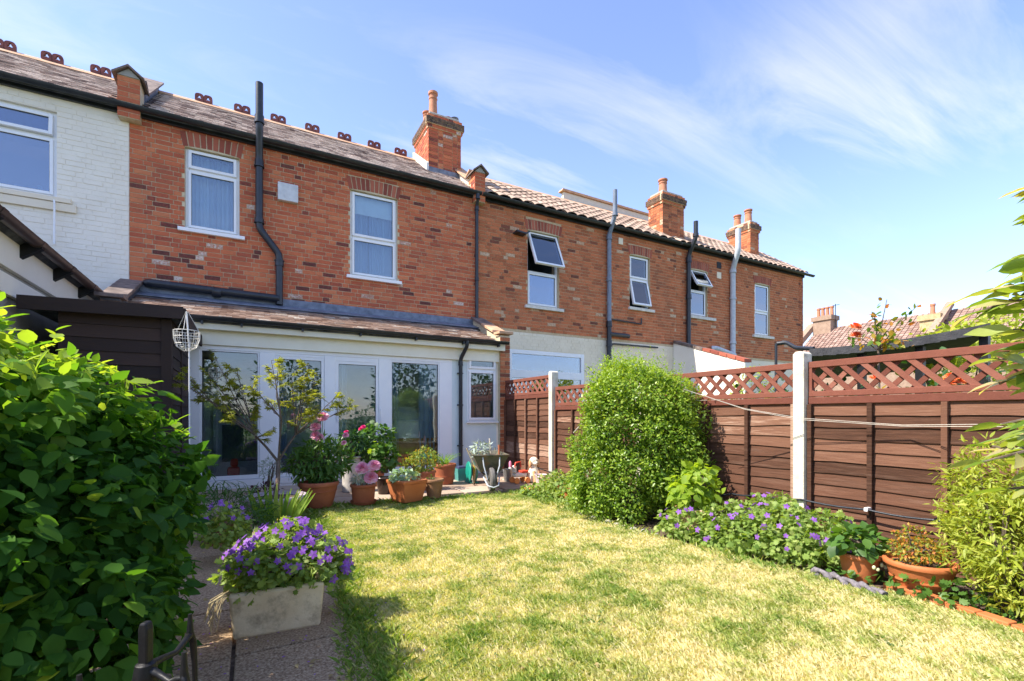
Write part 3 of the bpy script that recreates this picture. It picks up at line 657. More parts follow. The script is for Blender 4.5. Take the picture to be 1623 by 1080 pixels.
for q in (535, 603):
    s = MB(); s.box(dx_(q)-.012, dx_(q)+.012, 7.925, 7.95, 1.0, 1.22); s.build('handle', upvc, PD, bevel=.005)
# wall part with small window
wx0, wz1 = onY(740, 557, YE); wx1 = dx_(786); wz0 = onY(740, 668, YE)[1]
brick_hole = [(wx0, wx1, wz0, wz1)]
m = MB(); xs = [D1, wx0, wx1, EX1]; zs = [.04, wz0, wz1, 2.10]
for i in range(3):
    for j in range(3):
        if i == 1 and j == 1: continue
        m.box(xs[i], xs[i+1], YE, YE+.2, zs[j], zs[j+1])
m.build('extension_wall', render_w, HB)
m = MB(); m.box(EX1-.10, EX1+.002, YE-.004, YE+1.17, .04, 2.30); m.build('end_wall', white_paint, HB)
W7 = window(HB, wx0, wx1, wz0, wz1, YE, onY(740, 586, YE)[1], rec=-.012, sill=None, interior=False, gmat=glass_d, fw=.035)
s = MB(); s.box(wx0-.02, wx1+.03, YE-.06, YE-.001, wz0-.035, wz0-.002); s.build('sill', upvc, W7, bevel=.004)
s = MB(); s.box(wx0+.02, wx1-.02, YE+.3, YE+.31, wz0-.1, wz1); s.build('blind', plain('grey blind', (.26,.25,.25)), W7)
# end party wall stub of old brick, and stepped parapets over the extension
for xc, lab in ((XA+.03, 0), (XB-.03, 1)):
    m = MB(); m.prism([(7.86,2.2),(9.125,2.2),(9.125,3.17),(8.02,2.62),(7.86,2.62)] if lab == 0 else [(7.86,.04),(9.125,.04),(9.125,3.13),(8.02,2.60),(7.86,2.60)], xc-.10, xc+.10, lambda a, b_, d: (d, a, b_))
    pw = m.build('party_wall', mortar if lab else lead_d, HB)
    k = MB(); z = .1 if lab else 2.3; r = 0
    while z < 2.53:
        for a, b_ in (((-.10,.10),) if r%2 else ((-.10,-.004),(.004,.10))): k.box(xc+a, xc+b_, 7.848, 7.87, z, z+.065, random.random())
        z += .075; r += 1
    k.build('pier_brickwork', brick_org if lab else brick_dark, pw, kind='stuff')
    for i in range(5):
        y0 = 7.86+i*.25; sl = .44; z0 = 2.60+(y0-7.98)*.43 if i else 2.62
        c = MB(); th = .05
        if i == 0: c.box(xc-.15, xc+.15, 7.80, 8.04, 2.625, 2.675)
        else: c.prism([(y0,z0+.03),(y0+.27,z0+.03+.27*sl),(y0+.27,z0+.08+.27*sl),(y0,z0+.085)], xc-.14, xc+.14, lambda a, b_, d: (d, a, b_))
        c.build('coping', tile_cop if (lab == 0 or i > 2) else ridge_m, pw, bevel=.006)
ex = dx_(729)
soil_pipe(HB, [(ex+.03, 7.70, 2.42), (ex+.03, 7.70, 2.33), (ex-.01, 7.90, 2.12), (ex-.01, 7.90, .05)], .034, name='extension_downpipe', collars=[((ex-.01,7.90,2.0),(ex-.01,7.90,2.07))])
for z in (.55, 1.28, 1.85):
    s = MB(); s.box(ex-.06, ex+.04, 7.90, 7.955, z, z+.02); s.build('pipe_clip', black_pipe, HB)
# inside of the garden room
m = MB(); a, b_ = -1.5, EX1-.11
m.add([(a,8.02,.07),(b_,8.02,.07),(b_,9.12,.07),(a,9.12,.07),(a,8.02,2.3),(b_,8.02,2.3),(b_,9.12,2.3),(a,9.12,2.3)], [(0,1,2,3),(7,6,5,4),(3,2,6,7),(0,3,7,4),(1,5,6,2)]); m.build('garden_room', room_l, HB)
m = MB(); q0, q1 = dx_(330), dx_(420); m.box(q0, q1, 9.0, 9.05, .1, 2.0); id_ = m.build('inner_door', plain('grey white door', (.5,.52,.54)), HB)
for z0_, z1_ in ((.35,.95),(1.1,1.85)):
    m = MB(); m.box(q0+.12, q1-.1, 8.985, 8.998, z0_, z1_); m.build('door_panel', room_m, id_)
m = MB(); q0, q1 = dx_(545), dx_(575); m.box(q0, q1+.45, 9.02, 9.06, .1, 2.0); m.build('inner_door', plain('dim white door', (.4,.42,.44)), HB)
for q0, q1 in ((533,552),(619,634),(668,697),(437,455)): curtain(PD, dx_(q0), dx_(q1), .15, 2.0, 8.10, folds=4, seed=q0)
cab = MB(); c0, c1 = dx_(622), dx_(697)
cab.box(c0, c1+.1, 8.12, 8.55, .1, .66); cab.box(c0-.02, c1+.12, 8.09, 8.58, .662, .70)
cabt = thing('cabinet', ((c0+c1)/2, 8.3, .07), 'tan wooden cabinet behind the right pane of the patio doors', 'cabinet')
cab.build('carcass', wood_tan, cabt, bevel=.01)
for k in (0, 1):
    m = MB(); h = (c1-c0)/2; m.box(c0+.03+k*h, c0+h-.0+k*h, 8.095, 8.118, .14, .62); m.build('cabinet_door', wood_tan, cabt, bevel=.008)
hx0, hx1 = dx_(624)+.0, dx_(682)
hb = thing('hinged_box', ((hx0+hx1)/2, 8.3, .70), 'white box with sloping grey lid standing on the tan cabinet indoors', 'box')
m = MB(); m.prism([(8.14,.705),(8.5,.705),(8.5,1.22),(8.14,1.02)], hx0+.02, hx1-.02, lambda p, q, d: (d, p, q)); m.build('body', plain('white painted ply', (.8,.8,.76)), hb, bevel=.005)
m = MB(); m.prism([(8.10,1.0),(8.52,1.235),(8.52,1.26),(8.10,1.025)], hx0, hx1, lambda p, q, d: (d, p, q)); m.build('lid', plain('pale grey lid', (.6,.63,.66)), hb, bevel=.005)
# red toy tractor inside behind the pane
tt = thing('toy_tractor', (dx_(372), 8.15, .07), 'red plastic toy tractor behind the glass at the left pane', 'toy')
m = MB(); X = dx_(372); m.box(X-.10, X+.06, 8.08, 8.22, .2, .34); m.box(X-.06, X+.04, 8.09, 8.21, .34, .46); m.build('body', plain('toy red', (.7,.03,.03)), tt, bevel=.03)
for dx0, r_ in ((-.06,.08),(.07,.06)):
    m = MB(); m.lathe([(r_*.4,-.02),(r_,-.02),(r_,.03),(r_*.4,.03)], (0,0,0), 16, M=T(X+dx0, 8.06, .07+r_) @ Matrix.Rotation(R(90), 4, 'X')); m.build('wheel', blackm, tt, smooth=40)
    m = MB(); m.lathe([(.01,-.03),(r_*.4,-.03),(r_*.4,.035),(.01,.035)], (0,0,0), 12, M=T(X+dx0, 8.06, .07+r_) @ Matrix.Rotation(R(90), 4, 'X')); m.build('hub', plain('toy yellow %g' % r_, (.8,.5,.03)), tt, smooth=40)

# ------------------------------------------------------------------ house C
HC = thing('terraced_house', ((XB+XC2)/2, YF, 0), 'orange brick middle house with cream ground floor, pantiled roof and open top window', 'house')
w3 = rect(836, 886, 363, 484); w4 = rect(998, 1030, 402, 487)
arcC = [(w[0]-.04, w[1]+.05, w[3], w[3]+.24) for w in (w3, w4)]
brickwork(HC, 'wall', XB, XC2, 2.95, 5.70, YF, [w3, w4], brick_org, mortar_b, arch=arcC)
for ar in arcC: flat_arch(HC, ar[0], ar[1], ar[2]-.02, ar[3]-.03, YF)
W3 = window(HC, *w3, YF, w3[2]+.78, upper=R(24), sill=(w3[0]-.08, w3[1]+.10), sillm=stone_sill, sh=.07, rec=.07, gmat=glass_f)
W4 = window(HC, *w4, YF, w4[2]+.76, lower=R(13), sill=(w4[0]-.06, w4[1]+.12), sillm=stone_sill, sh=.07, rec=.07, gmat=glass)
fd0, fdt = onY(806, 553, YF); fd1 = xY(926, YF)
brickwork(HC, 'ground_floor_wall', XB+.002, XC2-.002, 0, 2.95, YF+.003, [(fd0, fd1, 0, fdt)], cream_paint, cream_paint, n_parts=0, proud=.004)
m = MB(); ring(m, fd0, fd1, .1, fdt, YF+.0, YF+.07, .09); m.box(fd0, fd1, YF+.002, YF+.068, fdt-.62, fdt-.45); m.box((fd0+fd1)/2-.06, (fd0+fd1)/2+.06, YF+.003, YF+.067, .1, fdt-.62)
m.box(fd0+.05, fd1-.05, YF+.004, YF+.066, .1, .3); FD = m.build('french_doors', upvc, HC, bevel=.005)
m = MB(); m.box(fd0+.09, fd1-.09, YF+.03, YF+.04, fdt-.45, fdt-.09); m.build('pane', glass_f, FD)
m = MB(); m.box(fd0+.09, fd1-.09, YF+.03, YF+.04, .3, fdt-.62); m.build('pane', glass_f, FD)
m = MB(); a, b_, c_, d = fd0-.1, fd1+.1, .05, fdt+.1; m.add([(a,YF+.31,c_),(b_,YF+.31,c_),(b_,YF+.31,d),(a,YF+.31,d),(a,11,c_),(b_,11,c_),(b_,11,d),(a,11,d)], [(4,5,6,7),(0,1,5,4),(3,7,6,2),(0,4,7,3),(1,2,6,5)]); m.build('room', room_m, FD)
d0, dt_ = onY(975, 573, YF); d1 = xY(1010, YF)
m = MB(); ring(m, d0, d1, .1, dt_, YF-.02, YF+.0, .12); FW = m.build('window', upvc, HC); m = MB(); m.box(d0+.12, d1-.12, YF-.012, YF-.006, .5, dt_-.12); m.build('pane', glass_f, FW)
tiled_roof(HC, XB+.14, XC2, 9.0, ZEV+.03, RY, RZ, tile_pan, w=.295, gauge=.30, kind='pan', n_parts=200)
ridge(HC, XB+.1, XC2)
eaves_board(HC, XB, XC2); gutter(HC, XB+.02, XC2, 8.97, ZEV-.01)
# pale valley / raised verge seen on the roof of C
va = onY(905, 322, 10.55); m = MB(); m.prism([(va[0]-.0, 7.35), (va[0]+3.4, 7.32), (va[0]+3.4, 6.9), (va[0]+.0, 7.0)], 10.9, 11.0, lambda p, q, d: (p, d, q)); m.build('rear_parapet', cream_side, HC)
m = MB(); m.prism([(va[0]-.08, 7.36), (va[0]+3.5, 7.33), (va[0]+3.5, 7.38), (va[0]-.05, 7.42)], 10.85, 11.05, lambda p, q, d: (p, d, q)); m.build('parapet_coping', ridge_m, HC)
chimney(HC, 9.78, 10.60, 9.30, 9.82, 5.9, 7.22, [(10.05,9.55,.12,.44,pot_o)], dark=True)
p0 = onY(974, 302, 8.86); pb = xY(966, 9.04)
soil_pipe(HC, [(p0[0], 8.84, p0[1]), (p0[0], 8.84, 5.95), (pb, 9.05, 5.55), (pb, 9.05, 3.3)], .055, grey_pipe, name='soil_pipe', collars=[((pb,9.05,5.42),(pb,9.05,5.54)),((pb,9.05,4.4),(pb,9.05,4.5)),((p0[0],8.84,5.93),(p0[0],8.84,6.0))])
soil_pipe(HC, [(pb, 9.05, 3.3), (pb, 9.05, 1.2)], .058, black_pipe, name='soil_pipe', collars=[((pb,9.05,3.28),(pb,9.05,3.42)),((pb,9.05,2.8),(pb,9.05,2.95)),((pb,9.05,2.45),(pb,9.05,2.52))])
e = onY(1017, 512, 9.06); soil_pipe(HC, [(pb, 9.07, e[1]+.0), (e[0], 9.07, e[1]-.03), (e[0], 9.07, e[1]+.12)], .02, black_pipe, name='waste_pipe', n=8)
e = onY(996, 534, 9.03); soil_pipe(HC, [(pb, 9.03, e[1]+.02), (e[0], 9.03, e[1]+.02), (e[0]+.06, 9.1, e[1]+.02)], .05, black_pipe, name='waste_pipe')
e = onY(1043, 553, 9.06); soil_pipe(HC, [(pb+.02, 9.07, e[1]-.05), (pb+.15, 9.07, e[1]+.02), (e[0], 9.07, e[1]+.03)], .022, black_pipe, name='waste_pipe', n=8)
s = MB(); a, z_ = onY(983, 383, YF); s.box(a-.07, a+.07, YF-.03, YF-.002, z_-.08, z_+.08); s.build('air_vent', cream_paint, HC, bevel=.005)
s = MB(); a, z_ = onY(818, 371, YF); s.prism([(a-.08, z_-.02),(a+.16,z_-.04),(a+.24,z_+.02),(a+.24,z_+.05),(a+.14,z_-.005),(a-.08,z_+.015)], YF-.2, YF-.004, lambda p, q, d: (p, d, q)); s.build('window_canopy', black_pipe, HC)

# ------------------------------------------------------------------ house D
HD = thing('terraced_house', ((XC2+XD)/2, YF, 0), 'orange brick end house on the right with pale grey flue and two chimney pots', 'house')
w5 = rect(1094, 1121, 425, 500); w6 = rect(1196, 1220, 448, 531)
arcD = [(w[0]-.05, w[1]+.05, w[3], w[3]+.24) for w in (w5, w6)]
brickwork(HD, 'wall', XC2+.003, XD, 2.80, 5.70, YF, [w5, w6], brick_org, mortar_b, arch=arcD, n_parts=60)
for ar in arcD: flat_arch(HD, ar[0], ar[1], ar[2]-.02, ar[3]-.03, YF)
window(HD, *w5, YF, w5[2]+.72, upper=R(30), sill=(w5[0]-.08, w5[1]+.3), sillm=stone_sill, sh=.08, gmat=glass_f)
window(HD, *w6, YF, w6[2]+.74, sill=(w6[0]-.12, w6[1]+.14), sillm=stone_sill, sh=.08, gmat=glass_f, curt_='net')
m = MB(); m.box(XC2+.003, XD-.01, YF+.01, YF+.3, 0, 2.80); m.build('ground_floor_wall', cream_paint, HD)
m = MB(); m.prism([(YF,0),(YF+8,0),(YF+8,5.5),(RY+.1,RZ-.06),(YF,5.72)], XD-.25, XD-.001, lambda p, q, d: (d, p, q)); m.build('gable_wall', brick_org, HD)
tiled_roof(HD, XC2+.01, XD+.12, 9.0, ZEV+.03, RY, RZ, tile_pan, w=.24, gauge=.26, kind='pan', n_parts=120)
ridge(HD, XC2, XD+.1); eaves_board(HD, XC2, XD); gutter(HD, XC2+.02, XD+.32, 8.97, ZEV-.01)
chimney(HD, 14.26, 14.70, 9.80, 10.62, 6.1, 7.46, [(14.47,10.02,.12,.46,pot_o),(14.47,10.42,.12,.42,pot_o)], dark=True)
p0 = onY(1101, 352, 8.86); pb = xY(1092, 9.04)
soil_pipe(HD, [(p0[0], 8.82, p0[1]), (p0[0], 8.82, 5.9), (pb, 9.05, 5.5), (pb, 9.05, 2.6)], .06, black_pipe, name='soil_pipe', collars=[((pb,9.05,5.3),(pb,9.05,5.44)),((pb,9.05,4.3),(pb,9.05,4.42)),((p0[0],8.82,5.93),(p0[0],8.82,6.02))])
p0 = onY(1168, 364, 8.86); pb = xY(1162, 9.04)
soil_pipe(HD, [(p0[0], 8.82, p0[1]), (p0[0], 8.82, 5.85), (pb, 9.05, 5.4), (pb, 9.05, 2.3)], .075, silver_pipe, name='flue_pipe', collars=[((pb,9.05,5.28),(pb,9.05,5.38)),((pb,9.05,4.5),(pb,9.05,4.56)),((pb,9.05,3.2),(pb,9.05,3.28))])
e = onY(1130, 552, 9.03); soil_pipe(HD, [(e[0], 9.08, e[1]), (e[0]+.1, 9.0, e[1]), (pb, 9.0, e[1]-.15)], .07, silver_pipe, name='waste_pipe')
for q, z in ((1139,421),(1139,437)):
    s = MB(); a, z_ = onY(q, z, YF); s.box(a-.09, a+.09, YF-.02, YF-.003, z_-.09, z_+.09); s.build('air_vent', blackm if z == 421 else cream_paint, HD)
# low extension wall between C and D with sloping brick coping, floodlight
ew = thing('boundary_wall', (XC2, 8.2, 0), 'low brick topped wall with sloping coping beyond the hedge bush', 'wall')
m = MB(); m.prism([(7.0,0),(9.12,0),(9.12,3.05),(8.5,2.85),(7.0,2.33)], XC2-.11, XC2+.11, lambda p, q, d: (d, p, q)); m.build('body', white_paint, ew)
for i in range(9):
    y0 = 7.0+i*.235; z0 = 2.34+(y0-7)*.34; c = MB(); c.prism([(y0,z0),(y0+.22,z0+.075),(y0+.22,z0+.15),(y0,z0+.075)], XC2-.13, XC2+.13, lambda p, q, d: (d, p, q), random.random()); c.build('coping_brick', arch_brick if i < 5 else tile_cop, ew)
fl = thing('floodlight', (12.9, 9.1, 2.4), 'small black floodlight on the cream wall beside the grey flue', 'floodlight')
a, z_ = onY(1179, 576, 9.03); s = MB(); s.box(a-.13, a+.13, 8.95, 9.05, z_-.1, z_+.12, M=None); s.build('housing', blackm, fl, bevel=.02)
s = MB(); s.box(a-.03, a+.03, 9.05, 9.139, z_-.03, z_+.03); s.build('bracket', blackm, fl)

# ------------------------------------------------------------------ neighbour's side extension on the left (gutter runs towards us)
NX = -1.95
nb = thing('side_extension', (NX-1, 6.5, 0), 'neighbours pale rendered extension with brown gutter running down on the left edge', 'building')
m = MB(); m.box(NX-2.5, NX, 3.2, YF-.01, 0, 2.52); m.build('wall', render_gray, nb)
m = MB(); m.box(NX, NX+.045, 3.2, YF-.30, 2.42, 2.70); m.build('fascia', white_paint, nb, bevel=.004)
m = MB(); m.box(NX+.002, NX+.05, 3.2, YF-.02, 2.18, 2.36); m.build('band_board', white_paint, nb, bevel=.004)
m = MB(); m.prism([(NX+.10,2.74),(NX-2.4,3.75),(NX-2.4,3.60),(NX+.0,2.66)], 3.2, YF-.45, lambda p, q, d: (p, d, q)); m.build('roof', lead_d, nb)
gm = mat('brown plastic gutter', (.05,.03,.025), (.09,.055,.045), nscale=9, rough=.4)
m = MB(); n = 8; prof = [(math.cos(math.pi+math.pi*i/n)*.06, math.sin(math.pi+math.pi*i/n)*.06) for i in range(n+1)]; prof += [(a*.88, b_*.88) for a, b_ in prof[::-1]]
m.prism(prof, 3.2, 8.30, lambda a, b_, d: (NX+.16+a, d, 2.76+b_)); m.build('gutter', gm, nb, smooth=40)
y = 3.6
while y < 8.3:
    m = MB(); m.prism([(a*1.1, b_*1.1) for a, b_ in prof[:n+1]]+[(a*1.0, b_*1.0) for a, b_ in prof[:n+1][::-1]], y-.05, y+.05, lambda a, b_, d: (NX+.16+a, d, 2.76+b_)); m.build('gutter_joint', gm, nb)
    m = MB(); m.prism([(NX+.045,2.72),(NX+.20,2.72),(NX+.20,2.69),(NX+.045,2.58)], y-.035, y+.035, lambda a, b_, d: (a, d, b_)); m.build('bracket', blackm, nb); y += .85

# ------------------------------------------------------------------ dark timber shed
sh = thing('garden_shed', (-1.15, 7.0, 0), 'dark brown timber shed standing behind the big leafy shrub', 'shed')
sx0, sx1, sy0, sy1 = -1.62, -.76, 6.08, 7.85
m = MB(); m.box(sx0, sx1, sy0, sy1, .02, 2.1); shw = m.build('body', shed_m, sh)
z = .05; i = 0
while z < 2.05:
    m = MB(); m.prism([(sy0-.022,z),(sy0-.002,z),(sy0-.002,z+.128),(sy0-.010,z+.128)], sx0+.0, sx1-.06, lambda a, b_, d: (d, a, b_), random.random()); m.build('board', shed_m, shw)
    m = MB(); m.prism([(sx1+.022,z),(sx1+.002,z),(sx1+.002,z+.128),(sx1+.010,z+.128)], sy0+.07, sy1, lambda a, b_, d: (a, d, b_), random.random()); m.build('board', shed_m, shw); z += .13
m = MB(); m.box(sx1-.06, sx1+.028, sy0-.03, sy0+.07, .02, 2.1); m.build('corner_post', shed_m, sh)
m = MB(); m.box(sx1+.0, sx1+.03, sy0+.8, sy0+.88, .02, 2.05); m.build('corner_post', shed_m, sh)
m = MB(); m.prism([(sx0-.25,2.12),(sx1+.13,2.14),(sx1+.13,2.20),(sx0-.25,2.18)], sy0-.12, sy1, lambda a, b_, d: (a, d, b_)); m.build('roof', lead_d, sh)
m = MB(); m.prism([(sx0-.25,2.075),(sx1+.14,2.10),(sx1+.14,2.225),(sx0-.25,2.20)], sy0-.15, sy0-.122, lambda a, b_, d: (a, d, b_)); m.build('barge_board', shed_m, sh)
m = MB(); m.box(sx1+.132, sx1+.16, sy0-.14, sy1, 2.06, 2.21); m.build('barge_board', shed_m, sh)

# ------------------------------------------------------------------ the fence on the right
FX = 4.20
fence = thing('garden_fence', (FX, 4.0, 0), 'brown lap board fence with lattice top and pale concrete posts', 'fence')
def lap_board(y0, y1, z, h, tone):
    m = MB(); n = 9; r = random.Random(int(z*1000)+int(y0*77)); vs = []
    kn = [z+r.uniform(-.004,.004)+.006*math.sin(i*1.1+r.random()*6) for i in range(n+1)]
    for i in range(n+1):
        y = y0+(y1-y0)*i/n; vs += [(FX-.022, y, kn[i]), (FX-.008, y, z+h+.01), (FX+.004, y, z+h+.01), (FX-.016, y, kn[i])]
    fs = []
    for i in range(n):
        a = 4*i; fs += [(a, a+1, a+5, a+4), (a+1, a+2, a+6, a+5), (a+2, a+3, a+7, a+6), (a+3, a, a+4, a+7)]
    m.add(vs, fs, tone); return m
def fence_bay(y0, y1, top, lo=.0):
    L = y1-y0
    m = MB(); m.box(FX-.03, FX+.02, y0, y1, top-.055, top-.002); m.build('top_rail', trel_m, fence, bevel=.004)
    t0 = top-.30
    m = MB(); m.box(FX-.03, FX+.02, y0, y1, t0, t0+.045); m.build('trellis_rail', trel_m, fence, bevel=.004)
    m = MB(); m.box(FX-.034, FX+.025, y0, y1, t0-.062, t0-.004, .2); m.build('capping', trel_m, fence, bevel=.004)
    for ys in (y0+.001, y1-.03):
        m = MB(); m.box(FX-.028, FX+.018, ys, ys+.03, t0+.046, top-.056); m.build('trellis_stile', trel_m, fence)
    za, zb = t0+.03, top-.04; h = zb-za; k = 0
    for layer, dr in ((FX-.018, 1), (FX+.002, -1)):
        y = y0-.2+random.random()*.05
        while y < y1+.2:
            # '\' rises away from the camera on the near layer, '/' behind it
            a, b_ = (y, y+h) if dr > 0 else (y+h, y)
            wy = .026; pts = [(a-wy, za), (a+wy, za), (b_+wy, zb), (b_-wy, zb)]
            lo_, hi_ = y0+.03, y1-.03
            if min(a, b_)-wy > lo_-.0 and max(a, b_)+wy < hi_+.0:
                m = MB(); m.prism(pts, layer-.007, layer+.007, lambda p, q, d: (d, p, q), random.random()); m.build('lattice_slat', trel_m, fence)
            else:
                q = []
                for (p0, z0_), (p1, z1_) in zip(pts, pts[1:]+pts[:1]):
                    for (lim, sgn) in ((lo_, 1),):
                        pass
                # clip polygon to the bay
                def clip(P, lim, keep):
                    o = []
                    for i in range(len(P)):
                        A, B = P[i], P[(i+1)%len(P)]; ia, ib = keep(A[0]), keep(B[0])
                        if ia: o.append(A)
                        if ia != ib: t = (lim-A[0])/(B[0]-A[0]); o.append((lim, A[1]+t*(B[1]-A[1])))
                    return o
                P = clip(pts, lo_, lambda v: v >= lo_-1e-9); P = clip(P, hi_, lambda v: v <= hi_+1e-9) if len(P) > 2 else []
                if len(P) > 2: m = MB(); m.prism(P, layer-.007, layer+.007, lambda p, q, d: (d, p, q), random.random()); m.build('lattice_slat', trel_m, fence)
            y += .150
    z = t0-.06-.098
    while z > lo+.02:
        hh = random.uniform(.092,.108); lap_board(y0, y1, z, .10, random.uniform(.05,.95)).build('board', fence_m, fence); z -= .096
    nb_ = 4
    for i in range(nb_+1):
        yb = y0+.02+(L-.04)*i/nb_; m = MB(); m.box(FX-.056, FX-.028, yb-.018, yb+.018, lo+.03, t0-.064, random.random()); m.build('batten', fence_m, fence, bevel=.003)
    m = MB(); m.box(FX-.02, FX+.03, y0, y1, -.02, lo+.06); m.build('gravel_board', fence_m, fence)
bays = [(-1.42, .40, 1.56), (.50, 2.33, 1.56), (2.43, 4.25, 1.565), (4.35, 6.18, 1.55), (6.29, 7.86, 1.755)]
for y0, y1, tp in bays: fence_bay(y0, y1, tp, .02)
for py_, tz in ((.45,1.62),(2.38,1.65),(4.30,1.63),(6.235,1.80)):
    m = MB(); m.prism([(py_-.047,-.1),(py_+.047,-.1),(py_+.047,tz-.02),(py_+.025,tz),(py_-.025,tz),(py_-.047,tz-.02)], FX-.09, FX+.035, lambda p, q, d: (d, p, q)); m.build('concrete_post', conc_post, fence, bevel=.006)
m = MB(); m.box(FX-.06, FX+.04, 7.862, 7.955, 0, 1.72); m.build('end_post', shed_m, fence)

# ------------------------------------------------------------------ foliage tools
def tri_(l): return np.array(l, dtype=np.int64)
def t_oval(w=.30, fold=.07, droop=.10):
    ys = [0,.22,.5,.78,1]; ws = [0,w*.9,w,w*.55,0]; z = lambda y: -droop*y*y
    V = [(0,y,z(y)) for y in ys]+[(-ws[i],ys[i],z(ys[i])+fold) for i in (1,2,3)]+[(ws[i],ys[i],z(ys[i])+fold) for i in (1,2,3)]
    Fs = [(0,1,5),(5,1,2),(5,2,6),(6,2,3),(6,3,7),(7,3,4),(0,8,1),(8,2,1),(8,9,2),(9,3,2),(9,10,3),(10,4,3)]
    return np.array(V, float), tri_(Fs)
def t_small(w=.27, fold=.08):
    return np.array([(0,0,0),(w,.45,fold),(0,.5,0),(-w,.45,fold),(0,1,-.05)], float), tri_([(0,1,2),(0,2,3),(1,4,2),(3,2,4)])
def t_lobed(n=7, depth=.35, r=.5):
    V = [(0,.15,0)]; k = n*2+1
    for i in range(k):
        t = R(-60)+R(300)*i/(k-1); rr = r*(1 if i%2 else 1-depth); V.append((rr*math.cos(t), .5+rr*math.sin(t), .05*(i%2)))
    Fs = [(0,i+1,i+2) for i in range(k-1)]
    V = [(x, y, z) for x, y, z in V]; return np.array(V, float), tri_(Fs)
def t_palm(n=5, w=.09, spread=75):
    V = []; Fs = []
    for i in range(n):
        t = R(90-spread+2*spread*i/(n-1)); L = 1-.35*abs(i-(n-1)/2)/((n-1)/2); d = (math.cos(t), math.sin(t)); p = (-d[1], d[0]); b = len(V)
        V += [(0,0,0),(d[0]*L*.5+p[0]*w,d[1]*L*.5+p[1]*w,-.02),(d[0]*L,d[1]*L,-.12),(d[0]*L*.5-p[0]*w,d[1]*L*.5-p[1]*w,-.02)]; Fs += [(b,b+3,b+2),(b,b+2,b+1)]
    return np.array(V, float), tri_(Fs)
def t_strap(w=.05, bend=.5):
    V = []; Fs = []; n = 5
    for i in range(n+1):
        y = i/n; q = w*(1-.9*y**3); V += [(-q, y*(1-.15*bend*y), -bend*y**3*.6+.02), (0, y*(1-.15*bend*y), -bend*y**3*.6), (q, y*(1-.15*bend*y), -bend*y**3*.6+.02)]
    for i in range(n):
        a = 3*i; Fs += [(a,a+1,a+4),(a,a+4,a+3),(a+1,a+2,a+5),(a+1,a+5,a+4)]
    return np.array(V, float), tri_(Fs)
def unit(a): return a/np.maximum(np.linalg.norm(a, axis=-1, keepdims=True), 1e-9)
def frames(D, Nn):
    D = unit(D); X = unit(np.cross(D, Nn)); Z = np.cross(X, D); return X, D, Z
def np_mesh(name, V, Fa, tone, mt, smooth=True):
    me = bpy.data.meshes.new(name); nv, nf = len(V), len(Fa)
    me.vertices.add(nv); me.vertices.foreach_set('co', V.astype(np.float32).ravel())
    me.loops.add(nf*3); me.loops.foreach_set('vertex_index', Fa.astype(np.int32).ravel())
    me.polygons.add(nf); me.polygons.foreach_set('loop_start', np.arange(0, nf*3, 3, dtype=np.int32))
    me.polygons.foreach_set('use_smooth', np.full(nf, smooth))
    a = me.attributes.new('tone', 'FLOAT', 'FACE'); a.data.foreach_set('value', tone.astype(np.float32))
    me.materials.append(mt); me.update(calc_edges=True); return me
def scatter(name, tpl, P, D, Nn, S, tone, mt, parent, n_parts=0, kind='stuff', score=None, part='leaf'):
    V, Fa = tpl; X, Y, Z = frames(D, Nn); n = len(P); rest = np.arange(n)
    if n_parts:
        if score is None: score = S/np.linalg.norm(P-np.array([0,0,CH]), axis=1)
        o_ = np.argsort(-score); pick = o_[:n_parts]; rest = o_[n_parts:]; cache = {}
        for i in pick:
            k = int(tone[i]*7.99)
            if k not in cache: cache[k] = np_mesh(part, V, Fa, np.full(len(Fa), (k+.5)/8), mt)
            M = Matrix([[X[i,0]*S[i],Y[i,0]*S[i],Z[i,0]*S[i],P[i,0]],[X[i,1]*S[i],Y[i,1]*S[i],Z[i,1]*S[i],P[i,1]],[X[i,2]*S[i],Y[i,2]*S[i],Z[i,2]*S[i],P[i,2]],[0,0,0,1]])
            place(bpy.data.objects.new(part, cache[k]), parent, M)
    P, S, X, Y, Z, tone = P[rest], S[rest], X[rest], Y[rest], Z[rest], tone[rest]; n = len(P)
    if not n: return None
    org = P.mean(0); VV = P[:,None,:]-org+S[:,None,None]*(V[None,:,0:1]*X[:,None,:]+V[None,:,1:2]*Y[:,None,:]+V[None,:,2:3]*Z[:,None,:])
    FF = Fa[None]+(np.arange(n)*len(V))[:,None,None]
    me = np_mesh(name, VV.reshape(-1,3), FF.reshape(-1,3), np.repeat(tone, len(Fa)), mt)
    o = bpy.data.objects.new(name, me); place(o, parent, T(*org)); return tag(o, kind=kind)
def canopy(blobs, n, shell=.35, seed=1, bump=.15, gaps=0, zmin=.02):
    r = np.random.default_rng(seed); B = np.array(blobs, float); area = (B[:,3]*B[:,4]+B[:,4]*B[:,5]+B[:,3]*B[:,5]); k = r.choice(len(B), n*2, p=area/area.sum())
    d = unit(r.normal(size=(n*2,3))); rad = 1-shell*r.random(n*2)**1.4
    ph = B[k,0:3]*3; bmp = 1+bump*(np.sin(d[:,0]*5+ph[:,0])*np.sin(d[:,1]*6+ph[:,1])+np.sin(d[:,2]*7+ph[:,2]+d[:,0]*4)*.7)
    P = B[k,:3]+d*B[k,3:]*(rad*bmp)[:,None]; ok = P[:,2] > zmin
    for b in B: q = np.linalg.norm((P-b[:3])/b[3:], axis=1); ok &= ~((q < .62-.0*shell) )
    if gaps:
        v = vnoise(P[:,:2]*6+P[:,2:3]*4+7, seed); ok &= v > gaps
    P, d2 = P[ok][:n], unit((d/B[k,3:])[ok][:n]); return P, d2, rad[ok][:n]
